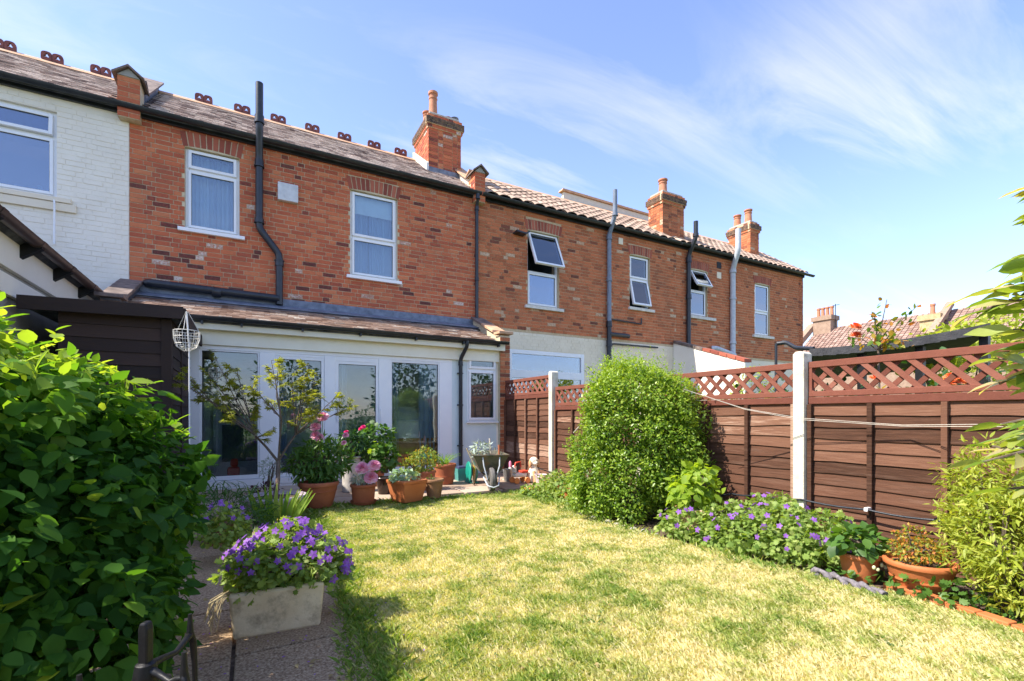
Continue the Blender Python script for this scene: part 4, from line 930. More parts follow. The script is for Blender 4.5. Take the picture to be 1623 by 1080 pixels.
def leafdirs(On, r, droop=.35, rnd=.7):
    """leaf length direction and face normal from an outward normal"""
    D = unit(On*.7+r.normal(size=On.shape)*rnd+np.array([0,0,-droop])); Nn = unit(On+np.array([0,0,.9])+r.normal(size=On.shape)*.45); return D, Nn
def bush(name, blobs, n, tpl, size, mt, label, cat='shrub', shell=.35, seed=1, bump=.15, n_parts=0, droop=.35, rnd=.7, group=None, stem=True, base=None, parent=None, tonefn=None, gaps=0, zmin=.02):
    c = np.array(blobs, float); bx, by = (c[:,0].mean(), c[:,1].mean()) if base is None else base
    root = parent or thing(name, (bx, by, 0), label, cat, group)
    r = np.random.default_rng(seed+100); P, On, rad = canopy(blobs, n, shell, seed, bump, gaps, zmin)
    D, Nn = leafdirs(On, r, droop, rnd); S = size*(.5+.8*r.random(len(P))**1.2)
    tone = np.clip(r.normal(.45,.2,len(P)), 0, 1)
    if tonefn is not None: tone = tonefn(P, On, rad, tone, r)
    sc = None
    if n_parts:
        vd = unit(np.array([0,0,CH])-P); dist = np.linalg.norm(P-np.array([0,0,CH]), axis=1); cx_ = P[:,0]*CC-P[:,1]*SC; cz_ = P[:,0]*SC+P[:,1]*CC; u = cx_/np.maximum(cz_, .1)
        sc = S/dist*np.maximum((On*vd).sum(1), .01)*(rad**4)*(np.abs(u) < 1.1)
    scatter('foliage', tpl, P, D, Nn, S, np.clip(tone, 0, .999), mt, root, n_parts=n_parts, score=sc)
    if stem:
        m = MB(); rr = random.Random(seed)
        for i in range(min(14, 4+len(blobs)*2)):
            b = blobs[rr.randrange(len(blobs))]; t = Vector((b[0]+rr.uniform(-.6,.6)*b[3], b[1]+rr.uniform(-.6,.6)*b[4], b[2]+rr.uniform(.0,.6)*b[5])); s0 = Vector((bx+rr.uniform(-.05,.05), by+rr.uniform(-.05,.05), max(zmin-.02, 0)))
            m.tube([s0, s0.lerp(t, .5)+Vector((rr.uniform(-.05,.05), rr.uniform(-.05,.05), .03)), t], [.012*size/.05+.003, .008*size/.05+.002, .003], 5)
        m.build('stem', bark, root, smooth=60)
    return root
# leaf colours
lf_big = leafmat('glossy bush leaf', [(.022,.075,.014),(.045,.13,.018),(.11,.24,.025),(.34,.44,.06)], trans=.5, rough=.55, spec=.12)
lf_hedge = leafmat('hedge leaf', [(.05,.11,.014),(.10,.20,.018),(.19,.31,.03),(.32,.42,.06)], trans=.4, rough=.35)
lf_maple = leafmat('yellow green leaf', [(.10,.14,.02),(.26,.29,.03),(.42,.42,.06)], trans=.5, rough=.5)
lf_ger = leafmat('soft lobed leaf', [(.11,.20,.04),(.26,.37,.08),(.44,.50,.17)], trans=.45, rough=.6)
lf_dark = leafmat('dark leaf', [(.012,.045,.014),(.03,.09,.02),(.07,.15,.03)], trans=.3, rough=.4)
lf_mid = leafmat('mid green leaf', [(.04,.10,.02),(.08,.18,.03),(.16,.28,.05)], trans=.4, rough=.45)
lf_lime = leafmat('lime leaf', [(.14,.24,.02),(.28,.40,.04),(.42,.50,.08)], trans=.5, rough=.5)
lf_yel = leafmat('yellow shrub leaf', [(.17,.23,.02),(.34,.40,.05),(.52,.52,.10)], trans=.45, rough=.5)
lf_silver = leafmat('silver leaf', [(.30,.38,.34),(.45,.52,.48)], trans=.2, rough=.7)
lf_sed = leafmat('pale sedum leaf', [(.22,.36,.20),(.40,.52,.34)], trans=.25, rough=.5)
lf_rust = leafmat('orange tipped leaf', [(.06,.15,.02),(.18,.28,.04),(.45,.30,.04),(.50,.15,.03)], trans=.4, rough=.5)
lf_purple = leafmat('purple leaf', [(.035,.010,.018),(.09,.025,.035)], trans=.25, rough=.5)
lf_iris = leafmat('blade leaf', [(.10,.22,.03),(.24,.38,.06),(.50,.55,.18)], trans=.5, rough=.45)
lf_rhodo = leafmat('long glossy leaf', [(.08,.16,.02),(.20,.30,.04),(.34,.38,.10),(.52,.42,.24)], trans=.42, rough=.35)
lf_straw = leafmat('dry leaf', [(.30,.22,.10),(.45,.36,.18)], trans=.3, rough=.8)
pet_v = leafmat('violet petal', [(.15,.035,.34),(.28,.09,.52),(.42,.20,.66)], trans=.35, rough=.6, tcol=9)
pet_p = leafmat('pink petal', [(.70,.20,.34),(.85,.45,.55),(.90,.70,.72)], trans=.3, rough=.6, tcol=9)
pet_m = leafmat('magenta petal', [(.70,.03,.20),(.85,.08,.30)], trans=.3, rough=.6, tcol=9)
pet_o = leafmat('orange petal', [(.80,.10,.02),(.85,.22,.05),(.85,.45,.25)], trans=.3, rough=.6, tcol=9)
OV, OVb, SM, LO, PA = t_oval(), t_oval(.31, .05, .14), t_small(), t_lobed(), t_palm()
LAN, LAN2 = t_oval(.12, .03, .15), t_small(.15, .05)
def flower_mesh(kind, mt, k):
    r = np.random.default_rng(k*7+len(kind)); V = []; Fa = []; to = []
    if kind == 'open':
        for i in range(5):
            t = i*2*math.pi/5+r.random()*.1; d = np.array([math.cos(t), math.sin(t)]); p = np.array([-d[1], d[0]]); b = len(V)
            pts = [(0,0),(.28,.55),(.10,1.0),(-.10,1.0),(-.28,.55)]
            for a, c in pts: xy = d*c+p*a*1.25; V.append((xy[0], xy[1], .12*c-.1*c*c+r.random()*.06))
            Fa += [(b,b+1,b+2),(b,b+2,b+3),(b,b+3,b+4)]; to += [.3+.5*r.random()]*3
    else:
        for L in range(5):
            n = 5+L*2; q = L/4
            for i in range(n):
                t = i*2*math.pi/n+L*.6+r.random()*.3; el = R(75-85*q)+r.normal()*.12; d = np.array([math.cos(t)*math.cos(el), math.sin(t)*math.cos(el), math.sin(el)])
                s = np.array([-math.sin(t), math.cos(t), 0]); up = np.cross(s, d)*-1; rr = .55+.45*q; b = len(V)
                base = d*.12; w_ = .22+.10*q
                for a, c, e in ((0,0,0),(w_,.6,-.06),(w_*.7,1,.10),(0,.92,.02),(-w_*.7,1,.10),(-w_,.6,-.06)): v = base+d*c*rr+s*a+up*e; V.append(tuple(v))
                Fa += [(b,b+1,b+2),(b,b+2,b+3),(b,b+3,b+4),(b,b+4,b+5)]; to += [min(.99, .15+.75*q*r.random()+.15*r.random())]*4
    return np_mesh('flower', np.array(V), np.array(Fa), np.array(to), mt)
fcache = {}
def flower(root, p, size, kind, mt, up=None, r=random):
    k = (kind, mt.name, r.randrange(4))
    if k not in fcache: fcache[k] = flower_mesh(*k[:1], mt, k[2])
    z = (up or Vector((r.uniform(-.6,.4), r.uniform(-.8,.1), 1))).normalized(); q = z.to_track_quat('Z', 'Y').to_matrix().to_4x4()
    place(bpy.data.objects.new('flower', fcache[k]), root, T(*p) @ q @ Matrix.Rotation(r.uniform(0,6), 4, 'Z') @ Matrix.Scale(size, 4))

# ------------------------------------------------------------------ lawn grass: straw and green patches of real blades
def grass(name, n, parent, sel, hmul=1, greenbias=0, bounds=(.2,3.6,.35,6.0), seed=3, wmul=1):
    r = np.random.default_rng(seed); x = r.uniform(bounds[0], bounds[1], n); y = bounds[2]+(bounds[3]-bounds[2])*r.random(n)**1.35; P = np.stack([x, y], 1)
    P = P[sel(P)]; n = len(P); dist = np.linalg.norm(P, axis=1)
    pt = .24*vnoise(P*1.9+3, 5)+.38*vnoise(P*6.1+9, 6)+.38*vnoise(P*19, 8)
    green = np.clip((pt-.5)*1.7+.29, 0, 1)
    edge = np.exp(-np.maximum(0, P[:,0]-.45)/.22)*.9+np.exp(-np.abs(P[:,1]-5.95)/.35)*.9+.45*np.exp(-np.maximum(0, 3.25-P[:,0])/.12)
    green = np.clip(green+edge*.75+greenbias, 0, 1)
    tone = np.clip(1-green+r.normal(0,.22,n), 0.01, .99)
    h = (.016+.016*r.random(n)+.012*green)*hmul*(1+.05*dist); w = (.0011+.00075*dist)*wmul
    a = r.random(n)*6.283; lean = h*(.3+.9*r.random(n)); ax = np.cos(a); ay = np.sin(a); b2 = a+1.57+r.normal(0,.5,n)
    dx, dy = np.cos(b2)*lean, np.sin(b2)*lean; V = np.zeros((n,4,3))
    V[:,0,0] = P[:,0]-ax*w; V[:,0,1] = P[:,1]-ay*w; V[:,1,0] = P[:,0]+ax*w; V[:,1,1] = P[:,1]+ay*w
    V[:,2,0] = P[:,0]+dx*.45+ax*w*.7; V[:,2,1] = P[:,1]+dy*.45+ay*w*.7; V[:,2,2] = h*.65
    V[:,3,0] = P[:,0]+dx; V[:,3,1] = P[:,1]+dy; V[:,3,2] = h*.95
    Fa = (np.array([[0,1,2],[0,2,3]])[None]+(np.arange(n)*4)[:,None,None]).reshape(-1,3)
    me = np_mesh(name, V.reshape(-1,3), Fa, np.repeat(tone, 2), grass_m); o = bpy.data.objects.new(name, me); place(o, None, T(0,0,.001)); return tag(o, kind='stuff')
grass_m = leafmat('grass blade', [(.13,.23,.03),(.30,.37,.08),(.45,.46,.16),(.58,.54,.28),(.68,.61,.40)], trans=.35, rough=.6)
gl = grass('lawn_grass', 420000, None, inside); tag(gl, 'short dry grass with straw yellow and green patches over the lawn', 'grass')
ge = grass('edge_grass', 26000, None, lambda P: inside(P) & ((P[:,0] < .62+.03*np.sin(P[:,1]*9)) | ((P[:,0] > 3.12+.05*np.sin(P[:,1]*5)) & (P[:,1] > 1.9)) | (P[:,1] > 5.72)), hmul=1.7, greenbias=.45, seed=9, wmul=1.2); tag(ge, 'longer green grass along the edges of the lawn', 'grass')

# ------------------------------------------------------------------ foreground shrub on the left
def tone_big(P, On, rad, tone, r): return np.clip(tone*.8+.7*np.clip((P[:,2]-1.0)/.4, 0, 1)*rad**2, 0, .99)  # paler, yellower tone towards the top paints sunlight into the leaf colour
BL0 = [(-1.15,3.0,.55,.80,.75,.70),(-1.25,2.95,1.12,.72,.68,.42),(-1.75,2.9,1.0,.8,.75,.72),(-.72,2.92,.50,.46,.55,.55),(-.62,2.55,.25,.36,.42,.38),(-1.3,2.45,.5,.7,.5,.6),(-1.95,2.5,1.05,.6,.5,.62),(-.60,3.25,.72,.36,.42,.35)]
BL = [(a*.74,b*.74,1.1+(c-1.1)*.74,d*.74,e*.74,f*.74) for a,b,c,d,e,f in BL0]+[(-.66,2.45,1.06,.26,.30,.27),(-.85,2.1,.4,.50,.42,.5),(-.48,2.0,.34,.22,.24,.36),(-1.2,1.9,.4,.5,.4,.6)]
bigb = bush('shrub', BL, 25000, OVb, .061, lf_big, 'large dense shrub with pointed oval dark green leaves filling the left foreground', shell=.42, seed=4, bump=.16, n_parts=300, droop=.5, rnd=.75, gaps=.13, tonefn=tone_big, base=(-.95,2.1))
r = np.random.default_rng(40)   # shoots standing up from its top
P = []; D = []
for i in range(60):
    b = BL[r.choice([1,2,4,7,6])]; t = r.random()*6.28; rr = r.random()**.5; x = b[0]+b[3]*rr*math.cos(t)*.9; y = b[1]+b[4]*rr*math.sin(t)*.9; z = b[2]+b[5]*math.sqrt(max(0, 1-rr*rr*.81)); L = r.uniform(.03,.13)
    for k in range(6): P.append((x, y, z+L*k/6)); D.append((math.cos(k*2.4+t), math.sin(k*2.4+t), .5+.3*k/6))
P = np.array(P); D = np.array(D); scatter('shoot', OVb, P, D, np.tile([0,0,1.], (len(P),1))+D*-.4, .035+.04*r.random(len(P)), np.clip(.6+.4*r.random(len(P)), 0, .99), lf_big, bigb)

# cast iron pedestal standing in front of it
c = at(231, 985, 1.08); px0, py0 = c.x, c.y
ip = thing('iron_pedestal', (px0, py0, 0), 'black cast iron table pedestal with curved arms at the bottom left', 'pedestal')
m = MB(); m.tube([(px0,py0,.02),(px0,py0,.50)], .012, 12); m.lathe([(.012,.44),(.022,.46),(.026,.50),(.020,.535),(.012,.54)], (px0,py0,0), 16); m.build('column', blackm, ip, smooth=40)
ux, uy = CC, -SC      # image right
m = MB(); m.prism([(-.010,.46),(.010,.46),(.011,.615),(.007,.63),(-.007,.63),(-.011,.615)], -.011, .011, lambda a, b_, d: (px0+a*ux+d*SC, py0+a*uy+d*CC, b_)); m.build('upright_lug', blackm, ip, bevel=.004)
for sgn, back in ((-1,-.06),(1,-.02),(-.25,.2)):
    pts = []
    for t, zz_ in ((0,.525),(.3,.515),(.6,.50),(.8,.51),(.93,.515),(1.0,.49),(1.04,.43),(1.06,.34),(1.07,.24)):
        d_ = .108*t*sgn; pts.append((px0+ux*d_+SC*back*t, py0+uy*d_+CC*back*t, zz_-(.03 if sgn == -1 else 0)))
    m = MB(); m.tube(pts, [.012,.008,.007,.008,.010,.009,.007,.006,.006], 10); m.build('arm', blackm, ip, smooth=60)
    e = Vector(pts[4]); m = MB(); m.tube([e, e+Vector((0,0,.035)), e+Vector((0,0,.055))], [.009,.006,.005], 8); m.build('arm_lug', blackm, ip, smooth=50)
for k in range(3):
    t = k*2.094+.5; m = MB(); m.tube([(px0,py0,.12),(px0+.1*math.cos(t),py0+.1*math.sin(t),.09),(px0+.2*math.cos(t),py0+.2*math.sin(t),.035)], [.014,.012,.014], 8); m.build('foot', blackm, ip, smooth=60)

# ------------------------------------------------------------------ pots
def pot(root, x, y, z0, r1, r0, h, mt, rim=.035, rw=.012, saucer=False, sx=1, name='pot', bands=()):
    m = MB(); pr = [(r0*.9,0),(r0,.004)]
    for t in (.25,.5,.75): pr.append((r0+(r1-rw-r0)*t**.85, (h-rim)*t))
    pr += [(r1-rw, h-rim),(r1,h-rim+.004),(r1+.004,h-rim*.5),(r1,h-.004),(r1-.004,h),(r1-.02,h),(r1-.024,h-.03),(r1-.03,h-.035)]
    m.lathe(pr, (x,y,z0), 28, sx=sx); p = m.build(name, mt, root, smooth=35)
    for bz in bands: k = MB(); q = r0+(r1-rw-r0)*(bz/(h-rim))**.85; k.lathe([(q-.004,bz-.008),(q+.006,bz-.005),(q+.006,bz+.005),(q-.004,bz+.008)], (x,y,z0), 28, sx=sx); k.build('band', mt, p, smooth=35)
    k = MB(); k.lathe([(.01,h-.032),(r1-.028,h-.035),(r1-.03,h-.05),(.01,h-.05)], (x,y,z0), 20, sx=sx); k.build('compost', soil, root)
    if saucer: k = MB(); k.lathe([(r0*.9,-.002),(r0*1.15,.0),(r0*1.3,.035),(r0*1.25,.035),(r0*1.1,.008)], (x,y,z0), 24); k.build('saucer', mt, root, smooth=40)
    return p
ZP = .045
def pg(px, py): return G(px, py, ZP)
def sz(px_w, py): return px_w*(CH-ZP)/(py-HY)     # metres for a pixel span standing at base py
# peony
x, y = pg(505, 803); k = sz(1, 803)
peo = thing('potted_peony', (x, y, ZP), 'pink peony in a large round terracotta pot at the lawn edge', 'plant')
pot(peo, x, y, ZP, 30*k, 20*k, 40*k, terra, rim=.05, bands=(.19,))
bush('', [(x,y,.62,.23,.2,.22),(x+.17,y,.60,.2,.18,.18),(x-.17,y-.03,.55,.17,.15,.16),(x+.05,y,.42,.15,.12,.10)], 1500, LAN, .10, lf_mid, '', parent=peo, seed=12, shell=.6, droop=.3, base=(x,y), zmin=.36)
for qx, qy, s in ((512,661,.062),(500,677,.058),(500,690,.055),(548,690,.035),(545,702,.03),(507,694,.05)):
    p = at(qx, qy, 5.4-.02*(s < .04)); flower(peo, p, s, 'double', pet_p, Vector((-.3,-.6,.8)))
    m = MB(); m.tube([(x,y,.36),((x+p.x)/2,(y+p.y)/2,.6),p], .004, 5); m.build('flower_stem', stemg, peo)
# pink flowers over silver leaves
x, y = pg(576, 798); k = sz(1, 798)
pk = thing('potted_pinks', (x, y, ZP), 'terracotta pot on a saucer holding three pink blooms over silver foliage', 'plant')
pot(pk, x, y, ZP, 20*k, 16*k, 31*k, terra, saucer=True)
bush('', [(x,y,.34,.14,.12,.06)], 420, LAN2, .045, lf_silver, '', parent=pk, seed=13, shell=.9, stem=False, zmin=.28)
for qx, qy, s in ((574,742,.075),(593,738,.07),(588,757,.075)):
    p = at(qx, qy, 5.45); flower(pk, p, s, 'double', pet_p, Vector((-.2,-.7,.7))); m = MB(); m.tube([(x,y,.3),p], .004, 5); m.build('flower_stem', stemg, pk)
# dark glazed pot with broad leaves
x, y = pg(609, 783); k = sz(1, 783)
dg = thing('potted_nasturtium', (x, y, ZP), 'dark glazed pot with round light green leaves between terracotta pots', 'plant')
pot(dg, x, y, ZP, 13.5*k, 9*k, 27*k, dark_glaze, rim=.02)
bush('', [(x+.02,y,.52,.16,.14,.14),(x-.05,y,.62,.12,.1,.1)], 330, LO, .075, lf_mid, '', parent=dg, seed=14, shell=.8, base=(x,y), zmin=.35)
bush('', [(x-.1,y-.02,.72,.12,.08,.05)], 6, LO, .11, lf_lime, '', parent=dg, seed=15, shell=.3, stem=False)
# square pot with sedum
x, y = pg(645, 794); k = sz(1, 794)
sq = thing('square_planter', (x, y, ZP), 'square tapered terracotta planter filled with pale green sedum', 'plant')
m = MB(); h = 34*k; a0, a1 = 17*k, 22*k; rot = Matrix.Rotation(R(22), 4, 'Z')
def fr(a0, a1, z0, z1, m): m.add([T(x,y,ZP) @ rot @ Vector(v) for v in ((-a0,-a0,z0),(a0,-a0,z0),(a0,a0,z0),(-a0,a0,z0),(-a1,-a1,z1),(a1,-a1,z1),(a1,a1,z1),(-a1,a1,z1))], [(0,3,2,1),(4,5,6,7),(0,1,5,4),(1,2,6,5),(2,3,7,6),(3,0,4,7)])
fr(a0, a1, 0, h-.04, m); fr(a1+.006, a1+.010, h-.041, h, m); m.build('pot', terra_o, sq, bevel=.008)
bush('', [(x,y,ZP+h+.03,.17,.15,.07),(x-.08,y,ZP+h+.05,.12,.1,.07)], 420, t_oval(.38,.05,.1), .05, lf_sed, '', parent=sq, seed=16, shell=.9, stem=False, zmin=ZP+h-.06)
# variegated shrub pot
x, y = pg(672, 776); k = sz(1, 776)
vs_ = thing('potted_shrub', (x, y, ZP), 'rounded yellow and pink variegated shrub in a terracotta pot', 'plant')
pot(vs_, x, y, ZP, 19*k, 14*k, 30*k, terra)
def tone_r(P, On, rad, tone, r): return np.clip(tone+.3*(r.random(len(P)) < .25), 0, .99)
bush('', [(x,y,.46,.22,.2,.18),(x-.16,y-.02,.40,.18,.15,.14)], 1400, SM, .04, lf_rust, '', parent=vs_, seed=17, shell=.6, base=(x,y), zmin=.28, tonefn=lambda P,On,rad,t,r: np.clip(t*.75+.18*(r.random(len(P))<.2),0,.99))
# small pot
x, y = pg(688, 789); k = sz(1, 789)
sp = thing('small_pot', (x, y, ZP), 'small brownish clay pot nearest the lawn with a tiny plant', 'plant')
pot(sp, x, y, ZP, 15.5*k, 10.5*k, 30*k, terra_b, rim=.04)
bush('', [(x-.04,y,ZP+.24,.05,.05,.04)], 40, SM, .035, lf_mid, '', parent=sp, seed=18, shell=.9, stem=False)
# large pot right with grassy leaves
x, y = pg(705, 767); k = sz(1, 767)
lp = thing('large_round_pot', (x, y, ZP), 'wide terracotta pot with a few grassy blades beside the black downpipe', 'plant')
pot(lp, x, y, ZP, 18*k, 13*k, 32*k, terra, rim=.045, bands=(.12,))
r = np.random.default_rng(19); n = 46; P = np.tile([x, y, ZP+.26], (n,1))+r.normal(0,.03,(n,3))*[1,1,0]; a = r.random(n)*6.28; D = np.stack([np.cos(a)*.5, np.sin(a)*.5, np.ones(n)], 1)
scatter('blade', t_strap(.02,.7), P, D, np.stack([-np.cos(a), -np.sin(a), np.full(n,.5)], 1), .18+.15*r.random(n), r.random(n)*.4, lf_iris, lp)
# tall pale urn and the green geranium on it
x, y = pg(557, 779); k = sz(1, 779)
ur = thing('stone_urn', (x, y, ZP), 'pale cylindrical stone pot behind the peony with green leaves', 'plant')
pot(ur, x, y, ZP, 15*k, 14*k, 56*k, pale_stone, rim=.03)
bush('', [(x+.02,y,.74,.2,.15,.14),(x+.15,y+.05,.6,.16,.12,.14)], 520, LAN, .10, lf_dark, '', parent=ur, seed=20, shell=.8, base=(x,y), zmin=.5)
x, y = pg(598, 770)
gp = thing('potted_geranium', (x, y, ZP), 'bushy green geranium with a magenta flower against the patio door', 'plant')
pot(gp, x, y, ZP, .12, .09, .30, terra, rim=.03)
bush('', [(x,y,.76,.26,.2,.20),(x-.05,y,.6,.2,.16,.18)], 620, LO, .075, lf_mid, '', parent=gp, seed=21, shell=.55, base=(x,y), zmin=.4)
x2, y2 = pg(570, 762); rp2 = thing('red_flower_pot', (x2, y2, ZP), 'pale pot of magenta flowers standing close to the door frame', 'plant')
pot(rp2, x2, y2, ZP, .13, .10, .55, pale_stone); bush('', [(x2,y2,.78,.17,.12,.12)], 260, LO, .06, lf_dark, '', parent=rp2, seed=22, shell=.8, stem=True, base=(x2,y2), zmin=.6)
for qx, qy in ((572,680),(576,677),(549,685)): flower(rp2, at(qx, qy, 6.5), .035, 'double', pet_m)
# mauve bowl with small tree
x, y = G(436, 822, ZP); k = .0
tr = thing('small_maple', (x, y, ZP), 'thin yellow green maple in a wide mauve bowl before the patio doors', 'tree')
pot(tr, x, y, ZP, .30, .20, .24, lilac_pot, rim=.05, rw=.02)
tm = MB(); r = random.Random(5)
b0 = Vector((x, y, ZP+.2)); f0 = at(441, 732, 5.25); tm.tube([b0, f0.lerp(b0, .5)+Vector((.012,0,0)), f0], [.026,.022,.021], 8)
forks = [(at(404,690,5.2), .015), (at(468,690,5.35), .015), (at(446,664,5.15), .011)]
for tgt, rd in forks: tm.tube([f0, f0.lerp(tgt, .5)+Vector((0,0,.012)), tgt], [rd, rd*.9, rd*.75], 7)
P = []; D = []
SPR = [(245,578,0,5.0),(290,592,0,5.1),(335,600,0,5.2),(375,588,0,5.3),(355,640,0,5.1),(400,615,2,5.0),(398,655,0,5.25),(440,590,2,5.1),(430,572,2,5.3),(462,600,1,5.2),(500,600,1,5.3),(480,630,1,5.1),(530,632,1,5.4),(505,655,1,5.2),(470,665,1,5.4),(430,640,2,5.4),(552,648,1,5.5),(310,622,0,5.3),(365,665,0,5.0),(490,580,1,5.45),(345,575,0,5.35),(415,690,0,5.1)]
for q, v, k, zd in SPR:
    e = at(q, v, zd); s0 = forks[k][0]; mid = s0.lerp(e, .5)+Vector((r.uniform(-.03,.03), r.uniform(-.03,.03), r.uniform(-.05,.03)))
    tm.tube([s0, s0.lerp(mid, .5)+Vector((0,0,.012)), mid, mid.lerp(e, .5)+Vector((0,0,.01)), e], [.008,.007,.006,.0045,.003], 5)
    for i in range(6):
        st_ = mid.lerp(e, .25+.15*i); d = Vector((r.uniform(-1,1), r.uniform(-1,1), r.uniform(-.35,.6))).normalized()+(e-mid).normalized()*.7; en = st_+d.normalized()*r.uniform(.08,.19); tm.tube([st_, en], [.0028,.0015], 4)
        for j in range(9):
            t = r.random(); q_ = st_.lerp(en, .3+.7*t); P.append(tuple(q_)); D.append((d.x+r.uniform(-.9,.9), d.y+r.uniform(-.9,.9), r.uniform(-.5,.3)))
tm.build('trunk', bark, tr, smooth=60)
rr_ = np.random.default_rng(23); P = np.array(P); D = unit(np.array(D)); n = len(P); scatter('foliage', PA, P, D, np.tile([0,0,1.], (n,1))+rr_.normal(0,.4,(n,3)), .045+.04*rr_.random(n), np.clip(rr_.normal(.55,.25,n), 0, .99), lf_maple, tr)
# iris fan in front
x, y = G(444, 838, ZP); ir = thing('iris_clump', (x, y, 0), 'clump of tall pointed green blades in front of the mauve bowl', 'plant')
r = np.random.default_rng(24); n = 26; t = np.linspace(-1, 1, n); P = np.stack([x+.09*t*CC, y-.09*t*SC+r.normal(0,.03,n), np.full(n,.02)], 1)
D = np.stack([t*.55*CC+r.normal(0,.08,n), -t*.55*SC-.1+r.normal(0,.15,n), np.ones(n)], 1); scatter('blade', t_strap(.055,.25), P, D, np.tile([-.5,-.8,.2], (n,1)), .30+.2*r.random(n), np.clip(.25+.6*r.random(n), 0, .99), lf_iris, ir, n_parts=26, part='blade')
# dark low plants round the bowl
x, y = G(418, 806, ZP); bush('sedum_clump', [(x,y,.22,.16,.12,.10),(x-.1,y-.02,.16,.12,.1,.08)], 520, SM, .045, lf_purple, 'dark purple leaved clump at the left of the mauve bowl', 'plant', seed=25, shell=.7, stem=False)
x, y = G(432, 790, ZP); bush('euphorbia', [(x-.02,y+.1,.42,.13,.12,.14)], 300, LAN2, .05, lf_silver, 'grey blue succulent foliage behind the mauve bowl', 'plant', seed=26, shell=.8, stem=True, zmin=.2)
x, y = G(375, 862, 0); bush('lily_clump', [(x,y,.26,.26,.22,.20),(x-.15,y+.12,.3,.22,.2,.2),(x+.12,y-.05,.18,.2,.2,.14)], 900, t_strap(.04,.8), .12, lf_mid, 'narrow leaved green plants between the big shrub and the trough', 'plant', seed=27, shell=.9, stem=False, tonefn=lambda P,On,rad,t,r: t*.5)
x, y = G(330, 880, 0); 
cp = thing('clay_pot_in_bed', (x+.02, y+.3, 0), 'reddish clay pot half hidden beside the big shrub', 'pot'); pot(cp, x+.06, y+.25, 0, .14, .10, .22, terra_b)
# stone trough of violet geraniums
gx0, gx1, gy0 = -.085, .315, 2.59
tg = thing('stone_trough', ((gx0+gx1)/2, gy0+.14, .03), 'weathered cream stone trough overflowing with violet cranesbill flowers', 'planter')
tmat = mat('weathered cream stone', (.66,.50,.29), (.78,.63,.40), nscale=9, rough=.8, bump=.3, bscale=60, stain=.75, stain_c=(.22,.15,.085), sscale=11)
Mr = T((gx0+gx1)/2, gy0, .028) @ Matrix.Rotation(R(-3), 4, 'Z')
m = MB(); hw = .205; d0 = .27
def P4(z, o): return [(-hw+o, o, z), (hw-o, o, z), (hw-o, d0-o, z), (-hw+o, d0-o, z)]
lv = [P4(0,.012), P4(.212,-.006), P4(.225,-.002), P4(.225,.024), P4(.17,.03)]; vs = [Mr @ Vector(v) for L in lv for v in L]; fs = [(3,2,1,0)]
for i in range(4):
    for j in range(4): fs.append((4*i+j, 4*i+(j+1)%4, 4*i+4+(j+1)%4, 4*i+4+j))
fs.append((16,17,18,19)); m.add(vs, fs); m.build('trough', tmat, tg, bevel=.012)
cx_, cy_ = (gx0+gx1)/2, gy0+.14
bl = [(a,b,c-.02,d,e,f) for a,b,c,d,e,f in [(cx_+.02,cy_,.38,.22,.19,.13),(cx_+.15,cy_-.02,.34,.20,.18,.12),(cx_-.09,cy_,.35,.16,.17,.12),(cx_+.25,cy_,.26,.12,.15,.11),(cx_+.05,cy_+.05,.43,.17,.16,.12)]]
bush('', bl, 2300, LO, .040, lf_ger, '', parent=tg, seed=28, shell=.5, base=(cx_,cy_), zmin=.23, n_parts=0, droop=.2)
r = random.Random(29)
def flowers_on(root, blobs, n, size, kind, mt, r, upmin=.1, lift=1.08):
    c = 0; stems = MB()
    while c < n:
        b = blobs[r.randrange(len(blobs))]; d = Vector((r.gauss(0,1), r.gauss(-.3,1), abs(r.gauss(0,1))+upmin)).normalized(); p = Vector((b[0]+d.x*b[3]*lift, b[1]+d.y*b[4]*lift, b[2]+d.z*b[5]*lift))
        if any(((p.x-q[0])/q[3])**2+((p.y-q[1])/q[4])**2+((p.z-q[2])/q[5])**2 < .95 for q in blobs): continue
        p.z += r.uniform(0,.035); flower(root, p, size*r.uniform(.8,1.2), kind, mt, r=r, up=Vector((d.x+r.uniform(-.5,.5), d.y-.3, d.z*.8))); stems.tube([Vector((b[0]+d.x*b[3]*.5, b[1]+d.y*b[4]*.5, b[2]+d.z*b[5]*.4)), p], .0018, 4); c += 1
    stems.build('flower_stems', stemg, root, kind='stuff')
flowers_on(tg, bl, 150, .021, 'open', pet_v, r)
# pale buds
P, On, _ = canopy(bl, 260, .05, 31, .1); ok = P[:,2] > .4; P = P[ok]+On[ok]*.02; n = len(P); rg = np.random.default_rng(3); scatter('buds', SM, P, unit(rg.normal(size=(n,3))), unit(rg.normal(size=(n,3))), np.full(n,.016), np.full(n,.8), lf_straw, tg)
m = MB(); rr = random.Random(8)
for i in range(12):
    a = Mr @ Vector((-hw-.0, .03+rr.random()*.1, .22)); m.tube([a+Vector((.02,0,.02)), a+Vector((-.03-rr.random()*.06, -.02, -.03)), a+Vector((-.04-rr.random()*.08, -.04*rr.random(), -.10-rr.random()*.08))], .0022, 4)
m.build('dry_stalks', straw, tg, kind='stuff')
# second violet group at the left behind, in the shade
x, y = G(348, 905, 0); bl2 = [(x,y+.1,.30,.16,.16,.14),(x+.06,y+.2,.24,.16,.16,.12)]
vg = bush('cranesbill', bl2, 700, LO, .04, lf_ger, 'shaded violet cranesbill between the big shrub and the stone trough', 'plant', seed=32, shell=.6, stem=False)
flowers_on(vg, bl2, 24, .020, 'open', pet_v, random.Random(33))

